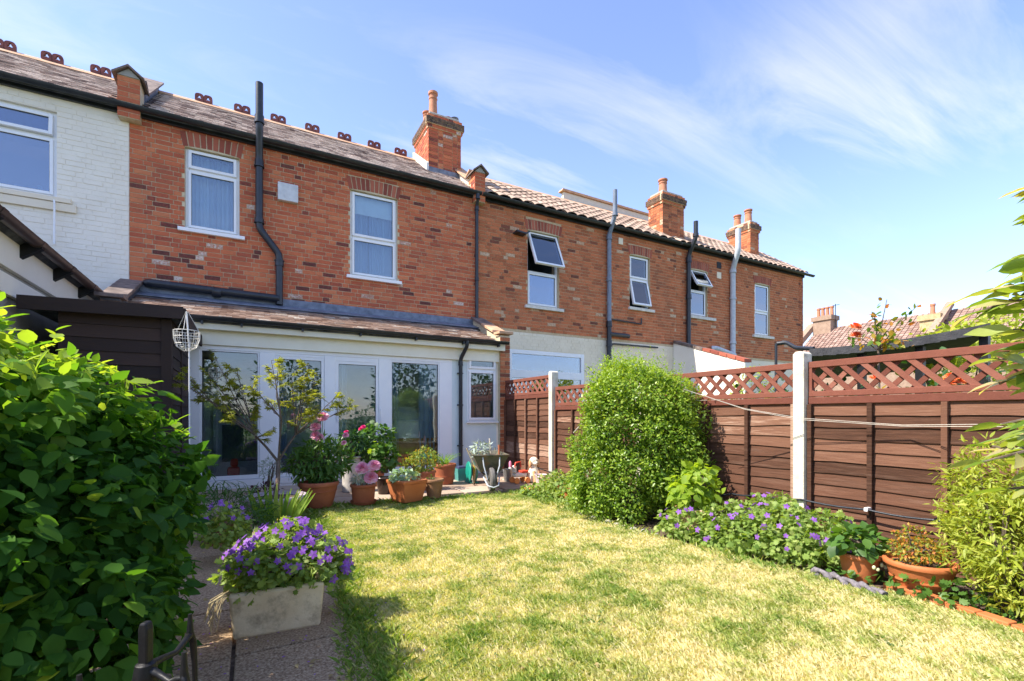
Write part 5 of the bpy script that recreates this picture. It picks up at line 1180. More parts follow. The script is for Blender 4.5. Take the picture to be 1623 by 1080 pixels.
# ------------------------------------------------------------------ hedge bush and border on the right
HBL = [(3.28,3.95,.42,.42,.42,.44),(3.32,4.0,.88,.45,.44,.42),(3.40,3.95,1.25,.43,.40,.36),(3.15,4.25,.5,.36,.36,.5),(3.55,3.7,.75,.40,.38,.5),(3.52,3.74,1.17,.36,.34,.34),(3.02,3.98,1.12,.26,.28,.36),(3.65,3.55,.35,.3,.3,.35),(3.0,4.1,.35,.28,.3,.35),(3.38,4.15,1.42,.25,.25,.22)]
HBL = [(a+.24,b-.12,c*1.03,d*1.04,e*1.02,f*1.10) for a,b,c,d,e,f in HBL]
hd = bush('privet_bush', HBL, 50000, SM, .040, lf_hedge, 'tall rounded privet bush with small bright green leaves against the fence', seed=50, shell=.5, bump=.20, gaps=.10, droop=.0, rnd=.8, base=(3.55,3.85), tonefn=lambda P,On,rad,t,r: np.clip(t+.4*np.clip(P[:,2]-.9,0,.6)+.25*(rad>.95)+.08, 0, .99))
r = np.random.default_rng(51); P = []; D = []
for i in range(330):
    b = HBL[r.choice([1,2,2,5,5,9,9,3,6])]; t = r.random()*6.28; rr = r.random()**.5; x = b[0]+b[3]*rr*math.cos(t); y = b[1]+b[4]*rr*math.sin(t); z = b[2]+b[5]*math.sqrt(max(0, 1-rr*rr))-.02; L = r.uniform(.06,.24); ln = r.normal(0,.25,2)
    for k in range(8): P.append((x+ln[0]*L*k/8, y+ln[1]*L*k/8, z+L*k/8)); D.append((math.cos(k*2.4+t), math.sin(k*2.4+t), .7))
P = np.array(P); D = np.array(D); scatter('shoot', SM, P, D, np.tile([0,0,1.], (len(P),1)), .022+.014*r.random(len(P)), np.clip(.55+.45*r.random(len(P)), 0, .99), lf_hedge, hd)
# lime leafed plant in clay pot
x, y = 3.62, 3.02
lm = thing('lime_plant', (x, y, 0), 'lime green broad leaved plant in a clay pot behind the violet flowers', 'plant')
pot(lm, x, y, 0, .20, .15, .26, terra_p, rim=.04)
bush('', [(x,y,.44,.20,.2,.16),(x-.1,y,.38,.18,.17,.13),(x+.02,y,.54,.13,.13,.12)], 420, t_oval(.36,.06,.25), .085, lf_lime, '', parent=lm, seed=52, shell=.6, base=(x,y), zmin=.2)
# violet cranesbill bed
bb = [(3.30,2.95,.16,.26,.26,.16),(3.52,2.70,.20,.30,.30,.20),(3.40,2.45,.17,.28,.28,.19),(3.62,2.30,.24,.32,.30,.20),(3.45,2.10,.16,.26,.26,.18),(3.70,2.05,.24,.28,.25,.18),(3.60,1.86,.16,.22,.20,.17),(3.30,2.62,.10,.22,.3,.13),(3.85,2.5,.25,.25,.3,.22)]
bb = [(a+.10,b,c*.86,d*.86,e*.92,f*.84) for a,b,c,d,e,f in bb]
vb = bush('cranesbill', bb, 6500, LO, .046, lf_ger, 'wide mound of violet cranesbill along the fence at the lawn edge', 'plant', seed=53, shell=.5, stem=False, droop=.2)
flowers_on(vb, bb, 75, .022, 'open', pet_v, random.Random(54))
# ivy and leafy ground cover by the fence further back
gc = [(3.72,5.2,.10,.25,.35,.13),(3.65,4.75,.10,.25,.35,.14),(3.45,5.35,.06,.2,.3,.09),(3.9,5.6,.10,.22,.35,.14),(3.75,4.5,.12,.3,.3,.18)]
bush('strawberry_patch', [(a-.08,b,c+.03,d*1.1,e,f*1.2) for a,b,c,d,e,f in gc], 2400, LO, .055, lf_ger, 'low leafy strawberry plants in the border left of the privet bush', 'plant', seed=55, shell=.8, stem=False)
x, y = 3.62, 5.0
cpb = thing('clay_pot_in_border', (x, y, 0), 'orange clay pot sunk among the leaves left of the privet bush', 'pot'); pot(cpb, x, y, 0, .17, .13, .2, terra_o); bush('', [(x,y,.2,.15,.15,.08)], 160, OV, .06, lf_mid, '', parent=cpb, seed=56, shell=.8, stem=False, zmin=.16)
# thin bare climber with canes
cn = thing('garden_canes', (4.05, 5.25, 0), 'two thin bare canes leaning on the fence left of the privet bush', 'cane')
for a, b_ in (((4.12,5.32,1.45),(4.0,5.15,0)),((4.12,5.15,1.2),(4.08,5.5,.0)),((4.1,5.6,.85),(4.05,5.1,1.15))):
    m = MB(); m.tube([a, b_], .010, 6); m.build('cane', rope_m, cn)
# two terracotta bowls, near right
x, y = G(1389, 931, 0); k = CH/(931-HY)
t1 = thing('strawberry_pot', (x+.06, y+.12, 0), 'orange terracotta pot with broad strawberry leaves hanging over the rim', 'plant')
x += .07; y += .13; pot(t1, x, y, 0, .125, .085, .18, terra_o, rim=.03)
bush('', [(x-.04,y,.27,.16,.13,.07),(x+.04,y,.25,.15,.13,.07)], 150, t_oval(.40,.06,.2), .075, lf_mid, '', parent=t1, seed=57, shell=.8, base=(x,y), zmin=.13, droop=.3)
P = np.array([(x-.10+.05*i, y-.13, .13-.02*(i%2)) for i in range(4)]); 
for p in P: m = MB(); m.ball(tuple(p), (.011,.011,.014), 8, 6); m.build('berry', plain('pale berry %.3f' % p[0], (.6,.62,.35)), t1, smooth=60)
x, y = G(1500, 957, 0); x += .09; y += .16
t2 = thing('azalea_pot', (x, y, 0), 'wide orange terracotta bowl with a low shrub of orange tipped leaves', 'plant')
pot(t2, x, y, 0, .185, .11, .20, terra_o, rim=.035, bands=(.09,))
bush('', [(x-.02,y,.27,.15,.14,.06),(x-.04,y+.02,.33,.10,.09,.08),(x+.08,y,.26,.1,.1,.05),(x-.11,y,.25,.08,.08,.05)], 1300, SM, .024, lf_rust, '', parent=t2, seed=58, shell=.7, base=(x,y), zmin=.17, tonefn=lambda P,On,rad,t,r: np.clip(t+.35*(r.random(len(P))<.35), 0, .99))
x3, y3 = G(1460, 905, 0); t3 = thing('terracotta_tile_piece', (x3+.25, y3+.3, 0), 'slanting pink clay slab leaning behind the two orange pots', 'slab')
m = MB(); m.box(3.78, 3.81, 1.42, 1.68, 0, .17, M=None); m.build('slab', terra_p, t3, bevel=.004)
# yellow green shrub far right
YB = [(3.62,.98,.46,.26,.25,.30),(3.78,1.05,.72,.22,.24,.22),(3.55,.85,.25,.2,.22,.22),(3.92,1.15,.45,.2,.2,.3),(3.75,.72,.55,.28,.22,.34)]
bush('spiraea', YB, 9000, LAN, .048, lf_yel, 'yellow green narrow leaved shrub in front of the fence at the right edge', seed=59, shell=.5, bump=.2, droop=.0)
sb = [(3.6,1.25,.08,.22,.2,.08),(3.7,.8,.06,.25,.3,.09),(3.55,1.6,.03,.15,.25,.05)]
bush('herb_patch', sb, 520, LO, .05, lf_mid, 'low leafy weeds between the brick edging and the orange bowl', 'plant', seed=60, shell=.9, stem=False)
# brick edging
be = thing('brick_edging', (3.42, 1.2, 0), 'line of orange bricks on edge along the lawn at the right', 'edging')
pts = [G(1398, 934), G(1455, 952), G(1495, 966), G(1545, 984), G(1600, 1003), G(1660, 1026)]
for i, ((xa, ya), (xb, yb)) in enumerate(zip(pts, pts[1:])):
    d = Vector((xb-xa, yb-ya, 0)); L = d.length; a = math.atan2(d.y, d.x); m = MB(); m.box(.004, L-.004, 0, .07, 0, .062, random.random()); 
    m.build('brick', terra_o, be, bevel=.006, local=T(xa, ya, -.015) @ Matrix.Rotation(a, 4, 'Z') @ Matrix.Rotation(random.uniform(-.03,.03), 4, 'X'))
# grey driftwood root at the border corner
dw = thing('driftwood', (3.3, 1.9, 0), 'grey twisted root lying at the lawn edge by the orange pot', 'wood'); m = MB(); 
for s in range(2):
    p = []
    for i in range(25):
        t = i/24; q = 1290+110*t; v = 916+34*t; g0 = G(q, v); ph = t*15+s*3.1; p.append(Vector((g0[0]+.02*math.cos(ph), g0[1]+.02*math.cos(ph), .035+.028*math.sin(ph)-.02*t)))
    m.tube(p, [.017+.006*math.sin(i*1.9+s) for i in range(25)], 8)
m.build('root', mat('grey driftwood', (.10,.09,.10), (.26,.23,.25), nscale=22, stretch=(3,3,1), rough=.9, bump=.8, bscale=40), dw, smooth=50)
st = thing('edging_stones', (3.2, 3.6, 0), 'rough grey stones edging the lawn under the privet bush', 'stones')
for i in range(11):
    q = random.Random(i); xx, yy = 3.16+.02*q.uniform(-1,1)+max(0, i-6)*.012, 4.3-i*.115
    m = MB(); m.ball((xx, yy, .012), (q.uniform(.03,.05), q.uniform(.035,.055), q.uniform(.025,.04)), 7, 4); m.build('stone', render_gray, st)
# foreground plant at the right edge, long leaves
fr_ = thing('rhododendron', (1.75, .30, 0), 'blurred close branch of long glossy leaves hanging in at the right edge', 'shrub')
m = MB(); r = random.Random(61); P = []; D = []; Nn = []
main = [Vector((1.90,.18,0)), Vector((1.87,.22,.6)), Vector((1.78,.28,1.05)), Vector((1.70,.32,1.35)), Vector((1.66,.33,1.62))]
m.tube(main, [.02,.017,.012,.008,.004], 8)
starts = [(main[1].lerp(main[2], .5+.5*q), 0) for q in (0,.5,1)]+[(main[2].lerp(main[3], q), 0) for q in (.2,.45,.7,.95)]+[(main[3].lerp(main[4], q), 0) for q in (.2,.5,.8,1)]
for s0, _ in starts:
    for j in range(4):
        hi = max(0, s0.z-1.28); L = r.uniform(.10,.27)*(1-.75*min(1, hi/.3)) ; a = R(150)+r.uniform(-1.7,1.7); d = Vector((math.cos(a), math.sin(a), r.uniform(-.35,.5))); e = s0+d*L; m.tube([s0, s0.lerp(e, .5)+Vector((0,0,.015)), e], [.005,.004,.003], 5)
        for k in range(9):
            t = k*2.4+r.random(); v = Vector((math.cos(t), math.sin(t), .15)); q = s0.lerp(e, .45+.55*k/8); P.append(q); dd = (v+d*.7).normalized(); D.append(dd); Nn.append(Vector((0,0,1))-v*.2)
m.build('branch', bark, fr_, smooth=50)
P = np.array([tuple(p) for p in P]); D = np.array([tuple(p) for p in D]); Nn = np.array([tuple(p) for p in Nn]); rg = np.random.default_rng(62)
scatter('foliage', t_oval(.17,.04,.2), P, D+[0,0,-.15], Nn+rg.normal(0,.4,Nn.shape), .05+.055*rg.random(len(P)), np.clip(rg.normal(.5,.28,len(P)), 0, .99), lf_rhodo, fr_, n_parts=300)

# ------------------------------------------------------------------ things beyond the fence
def rose(x, y, h, label, seed, nfl, spots):
    o = thing('rose_bush', (x, y, 0), label, 'rose'); r = random.Random(seed); m = MB(); P = []; 
    top = Vector((x, y, h*.72)); m.tube([(x,y,0),(x+.03,y,h*.4),top], [.016,.014,.010], 7)
    for i in range(8):
        e = top+Vector((r.uniform(-.40,.35), r.uniform(-.25,.25), r.uniform(.0,.34)*h/1.7+.05)); k = top.lerp(e, .5)+Vector((0,0,.05)); m.tube([top, k, e], [.007,.005,.003], 5)
        for t in range(14): P.append(tuple(top.lerp(e, .35+.65*r.random())+Vector((r.uniform(-.06,.06), r.uniform(-.06,.06), r.uniform(-.04,.06)))))
    m.build('stem', bark, o, smooth=60); P = np.array(P); rg = np.random.default_rng(seed); n = len(P)
    scatter('foliage', OV, P, unit(rg.normal(size=(n,3))), unit(rg.normal(size=(n,3))+[0,0,1]), .05+.03*rg.random(n), np.clip(rg.random(n), 0, .99), lf_rust, o)
    for q in spots: flower(o, q, .055, 'double', pet_o, r=r)
    return o
_r = at(1392, 540, 4.85)
rose(_r.x, _r.y, 2.45, 'tall red stemmed rose rising above the trellis against the far roof', 63, 0, [at(1356,518,4.7), at(1357,532,4.75)])
rose(4.9, 1.95, 1.35, 'orange rose in flower seen through the lattice', 64, 3, [at(1388,600,4.6), at(1508,598,4.2), at(1520,602,4.2), at(1504,606,4.2)])
bush('garden_shrub', [(5.2,3.4,.75,.4,.5,.55),(5.5,4.0,.8,.5,.5,.6)], 1500, OV, .06, lf_yel, 'loose yellow green shrub glimpsed through the lattice next door', seed=65, shell=.7)
bush('garden_shrub', [(4.95,2.0,.8,.35,.5,.45),(5.2,1.2,.8,.4,.5,.5)], 1600, OV, .06, lf_mid, 'green shrub behind the right hand lattice bay', seed=66, shell=.7)
bush('garden_shrub', [(6.9,2.4,.8,.8,1.3,.9),(7.4,4.6,.8,.9,1.2,.9),(6.4,.6,.8,.8,1.2,.9)], 2600, OV, .10, lf_dark, 'dark green hedge like shrub filling the view behind the lattice', seed=91, shell=.5)
x_, z_ = 8.2, 0; bush('garden_shrub', [(9.2,6.3,1.6,.6,.5,.6),(9.4,6.5,1.0,.7,.6,.9)], 900, LAN, .11, lf_yel, 'yellow green feathery plant by the end house wall', seed=67, shell=.8)
# neighbours' grey shed and white table pieces glimpsed through the lattice
ns = thing('neighbour_shed', (7.5, 3.0, 0), 'low dark roofed shed beyond the fence with black edge', 'shed')
blk = mat('black roofing felt', (.02,.02,.024), (.05,.05,.055), nscale=6, rough=.75, bump=.6, bscale=9, disp=.03)
e0, e1, e2 = at(1283,553,6.6), at(1420,545,6.0), at(1570,512,5.4)
m = MB(); pts = []
for i in range(13):
    t = i/12; p = (e0*(1-t)**2+e1*2*t*(1-t)+e2*t*t); pts.append(p)
for i in range(12):
    a, b_ = pts[i], pts[i+1]; m.add([a+Vector((0,0,-.10)), b_+Vector((0,0,-.11)), b_+Vector((0,0,.0)), a, a+Vector((2.2,1.2,-.03)), b_+Vector((2.2,1.2,-.03)), b_+Vector((2.2,1.2,-.25)), a+Vector((2.2,1.2,-.25))], [(0,1,2,3),(3,2,5,4),(4,5,6,7),(7,6,1,0)])
m.build('roof', blk, ns, smooth=40)
m = MB()
for i in range(0,13,4):
    p = pts[i]; m.box(p.x+.1, p.x+.18, p.y+.05, p.y+.13, 0, p.z-.09)
m.build('post', blackm, ns)
soil_pipe(ns, [at(1232,545,7.2), at(1246,543,7.1), at(1262,552,6.9), at(1290,553,6.6)], .03, black_pipe, name='hose', n=8)
m = MB(); p = at(1230,545,7.2); m.tube([(p.x,p.y,0), tuple(p)], .02, 8); m.build('pole', black_pipe, ns)
# climber over it on the right
p = at(1520, 515, 7.6); bush('climbing_plant', [(p.x+.2,p.y,p.z-.30,.8,.7,.34),(p.x+.6,p.y-.3,p.z-.08,.5,.5,.32),(p.x-.5,p.y+.3,p.z-.5,.5,.5,.26),(p.x+.2,p.y,1.2,.8,.6,1.1)], 3200, OV, .10, lf_yel, 'yellow green climber behind the black felt roof at the right', seed=68, shell=.6)
# far terrace, parallel to our fence direction
FT = thing('far_terrace', (40, 15, 0), 'distant house with pinkish tiled roof and chimneys beyond the gardens', 'house')
fx, fz = 40.0, 8.0; yA, yB = 3.0, 21.6
far_b = mat('dull distant brick', (.26,.17,.12), (.36,.25,.18), nscale=5, rough=.9)
m = MB(); m.box(36.2, 44, yA, yB, 0, 5.0); m.build('wall', far_b, FT)
m = MB(); m.prism([(35.9,4.9),(fx,fz),(44.2,4.9),(44.2,4.7),(fx,fz-.25),(35.9,4.7)], yA, yB, lambda a, b_, d: (a, d, b_)); rf = m.build('roof', tile_pink, FT)
q = MB(); L = math.hypot(fx-35.9, fz-4.9); sl = math.atan2(fz-4.9, fx-35.9); nr = int(L/.30)
for r_ in range(nr):
    s_ = r_*.30; y = yA
    while y < yB: 
        M_ = T(35.9+s_*math.cos(sl), y, 4.9+s_*math.sin(sl)) @ Matrix.Rotation(-sl, 4, 'Y')
        q.add([M_ @ Vector(v) for v in ((0,.03,.06),(0,.27,.06),(.33,.27,.03),(.33,.03,.03),(0,.03,.005),(0,.27,.005))], [(0,3,2,1),(4,0,1,5)], random.random()); y += .30
q.build('roof_tiling', tile_pink, rf, kind='stuff')
def at_x(px, py, X): y_, z_ = onX(px, py, X); return y_, z_
cy, _ = at_x(1306, 500, 39.6)
m = MB(); m.prism([(35.7,4.9),(39.6,8.0),(39.6,8.5),(35.5,5.3)], yB, yB+.5, lambda a, b_, d: (a, d, b_)); m.build('gable_parapet', far_b, FT)
def far_chimney(px0, px1, X, ytop, zb, potn, mt):
    ya, zt = at_x(px1, ytop, X); yb, _ = at_x(px0, ytop, X); m = MB(); m.box(X-.5, X+.5, ya, yb, zb, zt-.35); c = m.build('chimney', mt, FT); m = MB(); m.box(X-.6, X+.6, ya-.1, yb+.1, zt-.348, zt); m.build('chimney_cap', mt, c)
    for i in range(potn):
        t = (i+.5)/potn; m = MB(); m.lathe([(.14,0),(.12,.6),(.15,.62),(.15,.75),(.1,.75)], (X, ya+(yb-ya)*t, zt), 10); m.build('chimney_pot', pot_o, c, smooth=40)
far_chimney(1294, 1322, 39.8, 500, 6.8, 4, far_b)
yel_br = mat('yellow stock brick', (.38,.27,.13), (.52,.40,.22), nscale=6, rough=.9)
far_chimney(1463, 1494, 38.6, 498, 5.5, 1, yel_br)
ya, zt = at_x(1500, 488, 39.0); m = MB(); m.prism([(35.7,5.1),(39.6,8.2),(39.6,8.5),(35.6,5.4)], ya-.2, ya+.2, lambda a, b_, d: (a, d, b_)); m.build('party_parapet', far_b, FT)
m = MB(); p = at_x(1324, 482, 39.8); m.tube([(39.8, p[0], 8.0), (39.8, p[0], p[1])], .03, 5); m.tube([(39.8, p[0]-.3, p[1]-.1), (39.8, p[0]+.3, p[1]-.1)], .02, 4); m.build('aerial', blackm, FT)
# trees and hedge behind the photographer, which the panes mirror
for i, (x, y, h, rr) in enumerate(((6.8,-8,4.4,1.4),(-3.5,-11,5.2,2.0),(2.0,-14,4.6,2.0),(12,-11,4.0,1.8))):
    tb = bush('garden_tree', [(x,y,h*.62,rr,rr,h*.36),(x+.5,y+.3,h*.45,rr*.8,rr*.8,h*.3),(x-.6,y,h*.5,rr*.7,rr*.7,h*.28)], 1500, OV, .24, lf_dark, ('round dark tree mirrored in the right patio pane','broad tree behind the photographer on the left','wide tree behind the photographer in the middle','low tree behind the photographer far right')[i], 'tree', seed=70+i, shell=.7, stem=True)
hx = [(-6+i*1.6,-6.5,.8,1.0,.6,1.0) for i in range(12)]
bush('boundary_hedge', hx, 5000, OV, .13, lf_mid, 'leafy hedge across the bottom of the garden mirrored in the patio panes', 'hedge', seed=76, shell=.4, stem=False)

# ------------------------------------------------------------------ cable on the fence, clothes line
cb = thing('fence_cable', (4.13, 3, .6), 'long black cable strung along the fence low down', 'cable')
m = MB(); CXP = [(840,737),(879,750),(930,765),(1010,790),(1113,785),(1160,783),(1200,785),(1270,792),(1373,808),(1485,825),(1560,836),(1640,848)]
cpts = []
for q, v in CXP: yy, zz_ = onX(q, v, FX-.105); cpts.append(Vector((FX-.105, yy, zz_)))
fine = []
for i in range(len(cpts)-1):
    for k in range(5): t = k/5; p = cpts[i].lerp(cpts[i+1], t); p.z -= .012*math.sin(math.pi*t); fine.append(p)
m.tube(fine+[cpts[-1]], .0085, 7); m.build('cable', black_pipe, cb, smooth=60)
for q, v in ((1373,808),(1485,825),(1200,785),(879,750)):
    yy, zz_ = onX(q, v, FX-.105); m = MB(); m.box(FX-.115, FX-.045, yy-.012, yy+.012, zz_-.012, zz_+.014); m.build('clip', upvc if q in (1373,) else blackm, cb)
cl = thing('clothes_line', (3.8, 3, 1.3), 'pale doubled clothes line from the bush across the fence', 'rope')
for k in range(2):
    d_ = 2.5*k; L0 = at(1083,617,4.45); La = at(1180,648+d_*.4,4.2); L1 = at(1269,663+d_,3.95); L2 = at(1430,674+d_*.7,3.4); L3 = at(1650,672+5*k,2.6)
    ps = []
    for a, b_ in ((L0, La), (La, L1), (L1, L2), (L2, L3)):
        for t in (0,.25,.5,.75): ps.append(a.lerp(b_, t))
    ps.append(L3); m = MB(); m.tube(ps, .0024, 6); m.build('line', rope_m, cl, smooth=60)

# ------------------------------------------------------------------ wheelbarrow
wx, wy = G(779, 779, ZP); wb = thing('wheelbarrow', (wx, wy+.3, ZP), 'old olive metal wheelbarrow filled with weeds facing the lawn', 'wheelbarrow')
k = sz(1, 781); wr = .165
def wl(a, b_, z): 
    """barrow space: a to its right in the picture, b away from us, heights above the patio"""
    return Vector((wx+a*CC*1.0+b_*.30, wy+b_*.95-a*SC*.6, ZP+z))
m = MB(); Mx = T(*wl(0,0,wr)) @ Matrix.Rotation(-R(14), 4, 'Z') @ Matrix.Rotation(R(90), 4, 'Y')
m.lathe([(wr-.05,-.03),(wr-.015,-.035),(wr,-.018),(wr,.018),(wr-.015,.035),(wr-.05,.03)], (0,0,0), 24, M=Mx); m.lathe([(wr-.055,-.008),(wr-.05,-.008),(wr-.05,.008),(wr-.055,.008)], (0,0,0), 24, M=Mx); m.build('wheel', rubber, wb, smooth=40)
m = MB(); m.lathe([(.01,-.04),(.03,-.04),(.03,.04),(.01,.04)], (0,0,0), 12, M=Mx)
for i in range(6): t = i*math.pi/3; m.tube([Mx @ Vector((.02*math.cos(t), .02*math.sin(t), 0)), Mx @ Vector(((wr-.05)*math.cos(t), (wr-.05)*math.sin(t), 0))], .006, 5)
m.build('hub', barrow, wb)
m = MB(); b0 = [(-.15,.10,.26),(.15,.10,.26),(.13,.62,.24),(-.13,.62,.24)]; b1 = [(-.27,.0,.50),(.27,.0,.50),(.24,.85,.50),(-.24,.85,.50)]
vs = [wl(*p) for p in b0+b1]+[wl(p[0]*.96, p[1]+(.015 if p[1] < .3 else -.015), p[2]+(.012 if p[2] < .3 else 0)) for p in b0+b1]
m.add(vs, [(3,2,1,0),(0,1,5,4),(1,2,6,5),(2,3,7,6),(3,0,4,7),(8,9,10,11),(12,13,9,8),(13,14,10,9),(14,15,11,10),(15,12,8,11),(4,5,13,12),(5,6,14,13),(6,7,15,14),(7,4,12,15)]); m.build('tray', barrow, wb)
m = MB(); m.tube([wl(*p) for p in b1]+[wl(*b1[0])], .011, 8); m.build('tray_rim', barrow, wb, smooth=60)
for s in (-1, 1):
    m = MB(); m.tube([wl(s*.045,0,wr), wl(s*.09,.12,.22), wl(s*.18,.62,.30), wl(s*.25,1.15,.52)], .014, 8); m.build('handle', barrow, wb, smooth=60)
    m = MB(); m.tube([wl(s*.16,.5,.28), wl(s*.19,.60,.02), wl(s*.19,.72,.02), wl(s*.2,.82,.36)], .012, 7); m.build('leg', barrow, wb, smooth=60)
    m = MB(); m.tube([wl(s*.06,-.02,wr), wl(s*.12,-.03,.36), wl(s*.13,.02,.48)], .010, 7); m.build('strut', silver_pipe, wb, smooth=60)
m = MB(); m.tube([wl(-.12,0,.20), wl(-.08,-.16,.10), wl(.0,-.20,.08), wl(.08,-.16,.10), wl(.12,0,.20)], .010, 7); m.build('nose_bar', silver_pipe, wb, smooth=60)
m = MB(); vs = [wl(-.22,.06,.455), wl(.22,.06,.455), wl(.20,.78,.455), wl(-.20,.78,.455), wl(0,.4,.50)]; m.add(vs, [(0,1,4),(1,2,4),(2,3,4),(3,0,4)]); ld = m.build('garden_waste', soil, None); tag(ld, 'pile of soil and dry weeds lying in the wheelbarrow', 'weeds')
c_ = wl(-.12,.3,.55); bush('weeds', [(c_.x,c_.y,ZP+.56,.13,.12,.10)], 160, LAN, .09, lf_silver, 'pulled up leafy weeds in the left of the wheelbarrow', 'weeds', seed=80, shell=.9, stem=False, zmin=.48)
tl = thing('hand_tool', tuple(wl(.05,.4,.5)), 'pale wooden tool handle standing up in the wheelbarrow', 'tool'); m = MB(); m.tube([wl(.06,.4,.46), wl(.04,.42,.72)], [.012,.014], 8); m.build('handle', rope_m, tl)
tl = thing('hand_tool', tuple(wl(.17,.4,.5)), 'short brown tool handle at the right of the wheelbarrow', 'tool'); m = MB(); m.tube([wl(.19,.4,.46), wl(.19,.42,.62)], [.014,.016], 8); m.build('handle', terra, tl)
# hose reel
x, y = pg(747, 765); hr = thing('hose_reel', (x, y, ZP), 'green round hose reel standing left of the wheelbarrow', 'hose reel'); gm2 = plain('hose reel green', (.01,.30,.22))
for dx in (-.05, .06):
    Mx = T(x+dx, y+dx*.2, ZP+.17) @ Matrix.Rotation(R(-9), 4, 'Z') @ Matrix.Rotation(R(90), 4, 'Y'); m = MB(); m.lathe([(.13,-.008),(.16,-.01),(.165,0),(.16,.01),(.13,.008)], (0,0,0), 24, M=Mx)
    for i in range(8): t = i*math.pi/4; m.tube([Mx @ Vector((.02*math.cos(t), .02*math.sin(t), 0)), Mx @ Vector((.135*math.cos(t), .135*math.sin(t), 0))], .008, 5)
    m.lathe([(.01,-.01),(.04,-.01),(.04,.01),(.01,.01)], (0,0,0), 14, M=Mx); m.build('disc', gm2, hr, smooth=40)
m = MB(); ps = []
for i in range(90): t = i*.35; ps.append(Mx @ Vector((.10*math.cos(t), .10*math.sin(t), -.095+.08*i/90)))
m.tube(ps, .013, 6); m.build('hose', plain('yellow hose', (.65,.36,.04)), hr, smooth=60)
m = MB(); m.box(x-.06, x+.08, y-.12, y+.12, ZP, ZP+.02); m.build('foot', gm2, hr)
x, y = pg(731, 762); tb = thing('teal_tub', (x, y, ZP), 'square teal plastic tub between the downpipe and the hose reel', 'tub')
m = MB(); fr2 = [(-.09,-.08),(.09,-.08),(.09,.08),(-.09,.08)]; vs = [(x+a*.85, y+b_*.85, ZP) for a, b_ in fr2]+[(x+a, y+b_, ZP+.2) for a, b_ in fr2]+[(x+a*.92, y+b_*.92, ZP+.2) for a, b_ in fr2]+[(x+a*.85, y+b_*.85, ZP+.05) for a, b_ in fr2]
m.add(vs, [(3,2,1,0)]+[(4*i+j, 4*i+(j+1)%4, 4*i+4+(j+1)%4, 4*i+4+j) for i in range(3) for j in range(4)]+[(12,13,14,15)]); m.build('tub', plain('faded teal', (.08,.28,.26)), tb, bevel=.006)
m = MB(); m.box(x-.07, x+.07, y-.06, y+.06, ZP+.12, ZP+.24); gl_ = m.build('folded_cloth', plain('navy cloth', (.03,.04,.10), .9), None, bevel=.03, label='dark blue cloth bundled in the teal tub', cat='cloth')
# toys by the fence
red, org, wht, pnk = plain('toy scarlet', (.65,.06,.03)), plain('toy orange', (.8,.28,.08)), plain('toy white', (.78,.74,.68)), plain('toy pink', (.8,.25,.4))
x, y = pg(824, 766); t = thing('toy_walker', (x, y, ZP), 'red and white plastic toy ride on next to the fence', 'toy')
m = MB(); m.box(x-.12, x+.10, y-.06, y+.06, ZP+.10, ZP+.16); m.box(x-.12, x-.08, y-.05, y+.05, ZP+.16, ZP+.28); m.build('body', wht, t, bevel=.02)
m = MB(); m.tube([(x-.14,y-.08,ZP+.26),(x-.12,y-.08,ZP+.33),(x-.04,y-.08,ZP+.34),(x-.03,y-.08,ZP+.26)], .014, 8); m.build('handle', red, t, smooth=60)
m = MB(); m.box(x-.0, x+.12, y-.07, y+.05, ZP+.165, ZP+.20); m.build('seat', red, t, bevel=.012)
for dx, dy in ((-.1,-.08),(.09,-.08),(-.1,.07),(.09,.07)):
    m = MB(); m.lathe([(.01,-.015),(.045,-.015),(.05,0),(.045,.015),(.01,.015)], (0,0,0), 14, M=T(x+dx, y+dy, ZP+.05) @ Matrix.Rotation(R(90), 4, 'X')); m.build('wheel', org, t, smooth=40)
x, y = pg(846, 765); t = thing('toy_dog', (x, y, ZP), 'sitting cream toy dog with long ears leaning on the fence', 'toy'); tan_ = plain('tan plush', (.62,.34,.16), .95); crm = plain('cream plush', (.80,.70,.55), .95)
m = MB(); m.lathe([(.05,0),(.10,.03),(.105,.10),(.08,.19),(.055,.24),(.05,.27)], (x,y,ZP), 18); m.build('body', crm, t, smooth=70)
m = MB(); m.ball((x,y,ZP+.33), (.075,.07,.075), 16, 10); m.ball((x-.01,y-.07,ZP+.31), (.035,.05,.03), 12, 8); m.build('head', crm, t, smooth=70)
for s in (-1, 1):
    m = MB(); m.ball((x+s*.075,y-.01,ZP+.30), (.018,.035,.06), 10, 8); m.build('ear', tan_, t, smooth=70)
    m = MB(); m.tube([(x+s*.04,y-.06,ZP+.18),(x+s*.045,y-.11,ZP+.08),(x+s*.05,y-.13,ZP+.02)], [.026,.024,.03], 10); m.build('leg', tan_, t, smooth=70)
    m = MB(); m.ball((x+s*.028-.01,y-.068,ZP+.345), .008, 8, 6); m.build('eye', blackm, t, smooth=70)
m = MB(); m.ball((x-.01,y-.118,ZP+.318), (.012,.008,.009), 8, 6); m.build('nose', blackm, t, smooth=70)
x, y = pg(805, 763); t = thing('metal_pail', (x, y, ZP), 'small shiny metal pail right of the wheelbarrow', 'bucket'); m = MB(); m.lathe([(.06,0),(.085,.19),(.09,.195),(.08,.195),(.055,.01)], (x,y,ZP), 20); m.build('pail', pot_m, t, smooth=35); m = MB(); m.tube([(x-.085,y,ZP+.19),(x-.06,y-.04,ZP+.12),(x+.06,y-.04,ZP+.12),(x+.085,y,ZP+.19)], .004, 5); m.build('handle', silver_pipe, t)
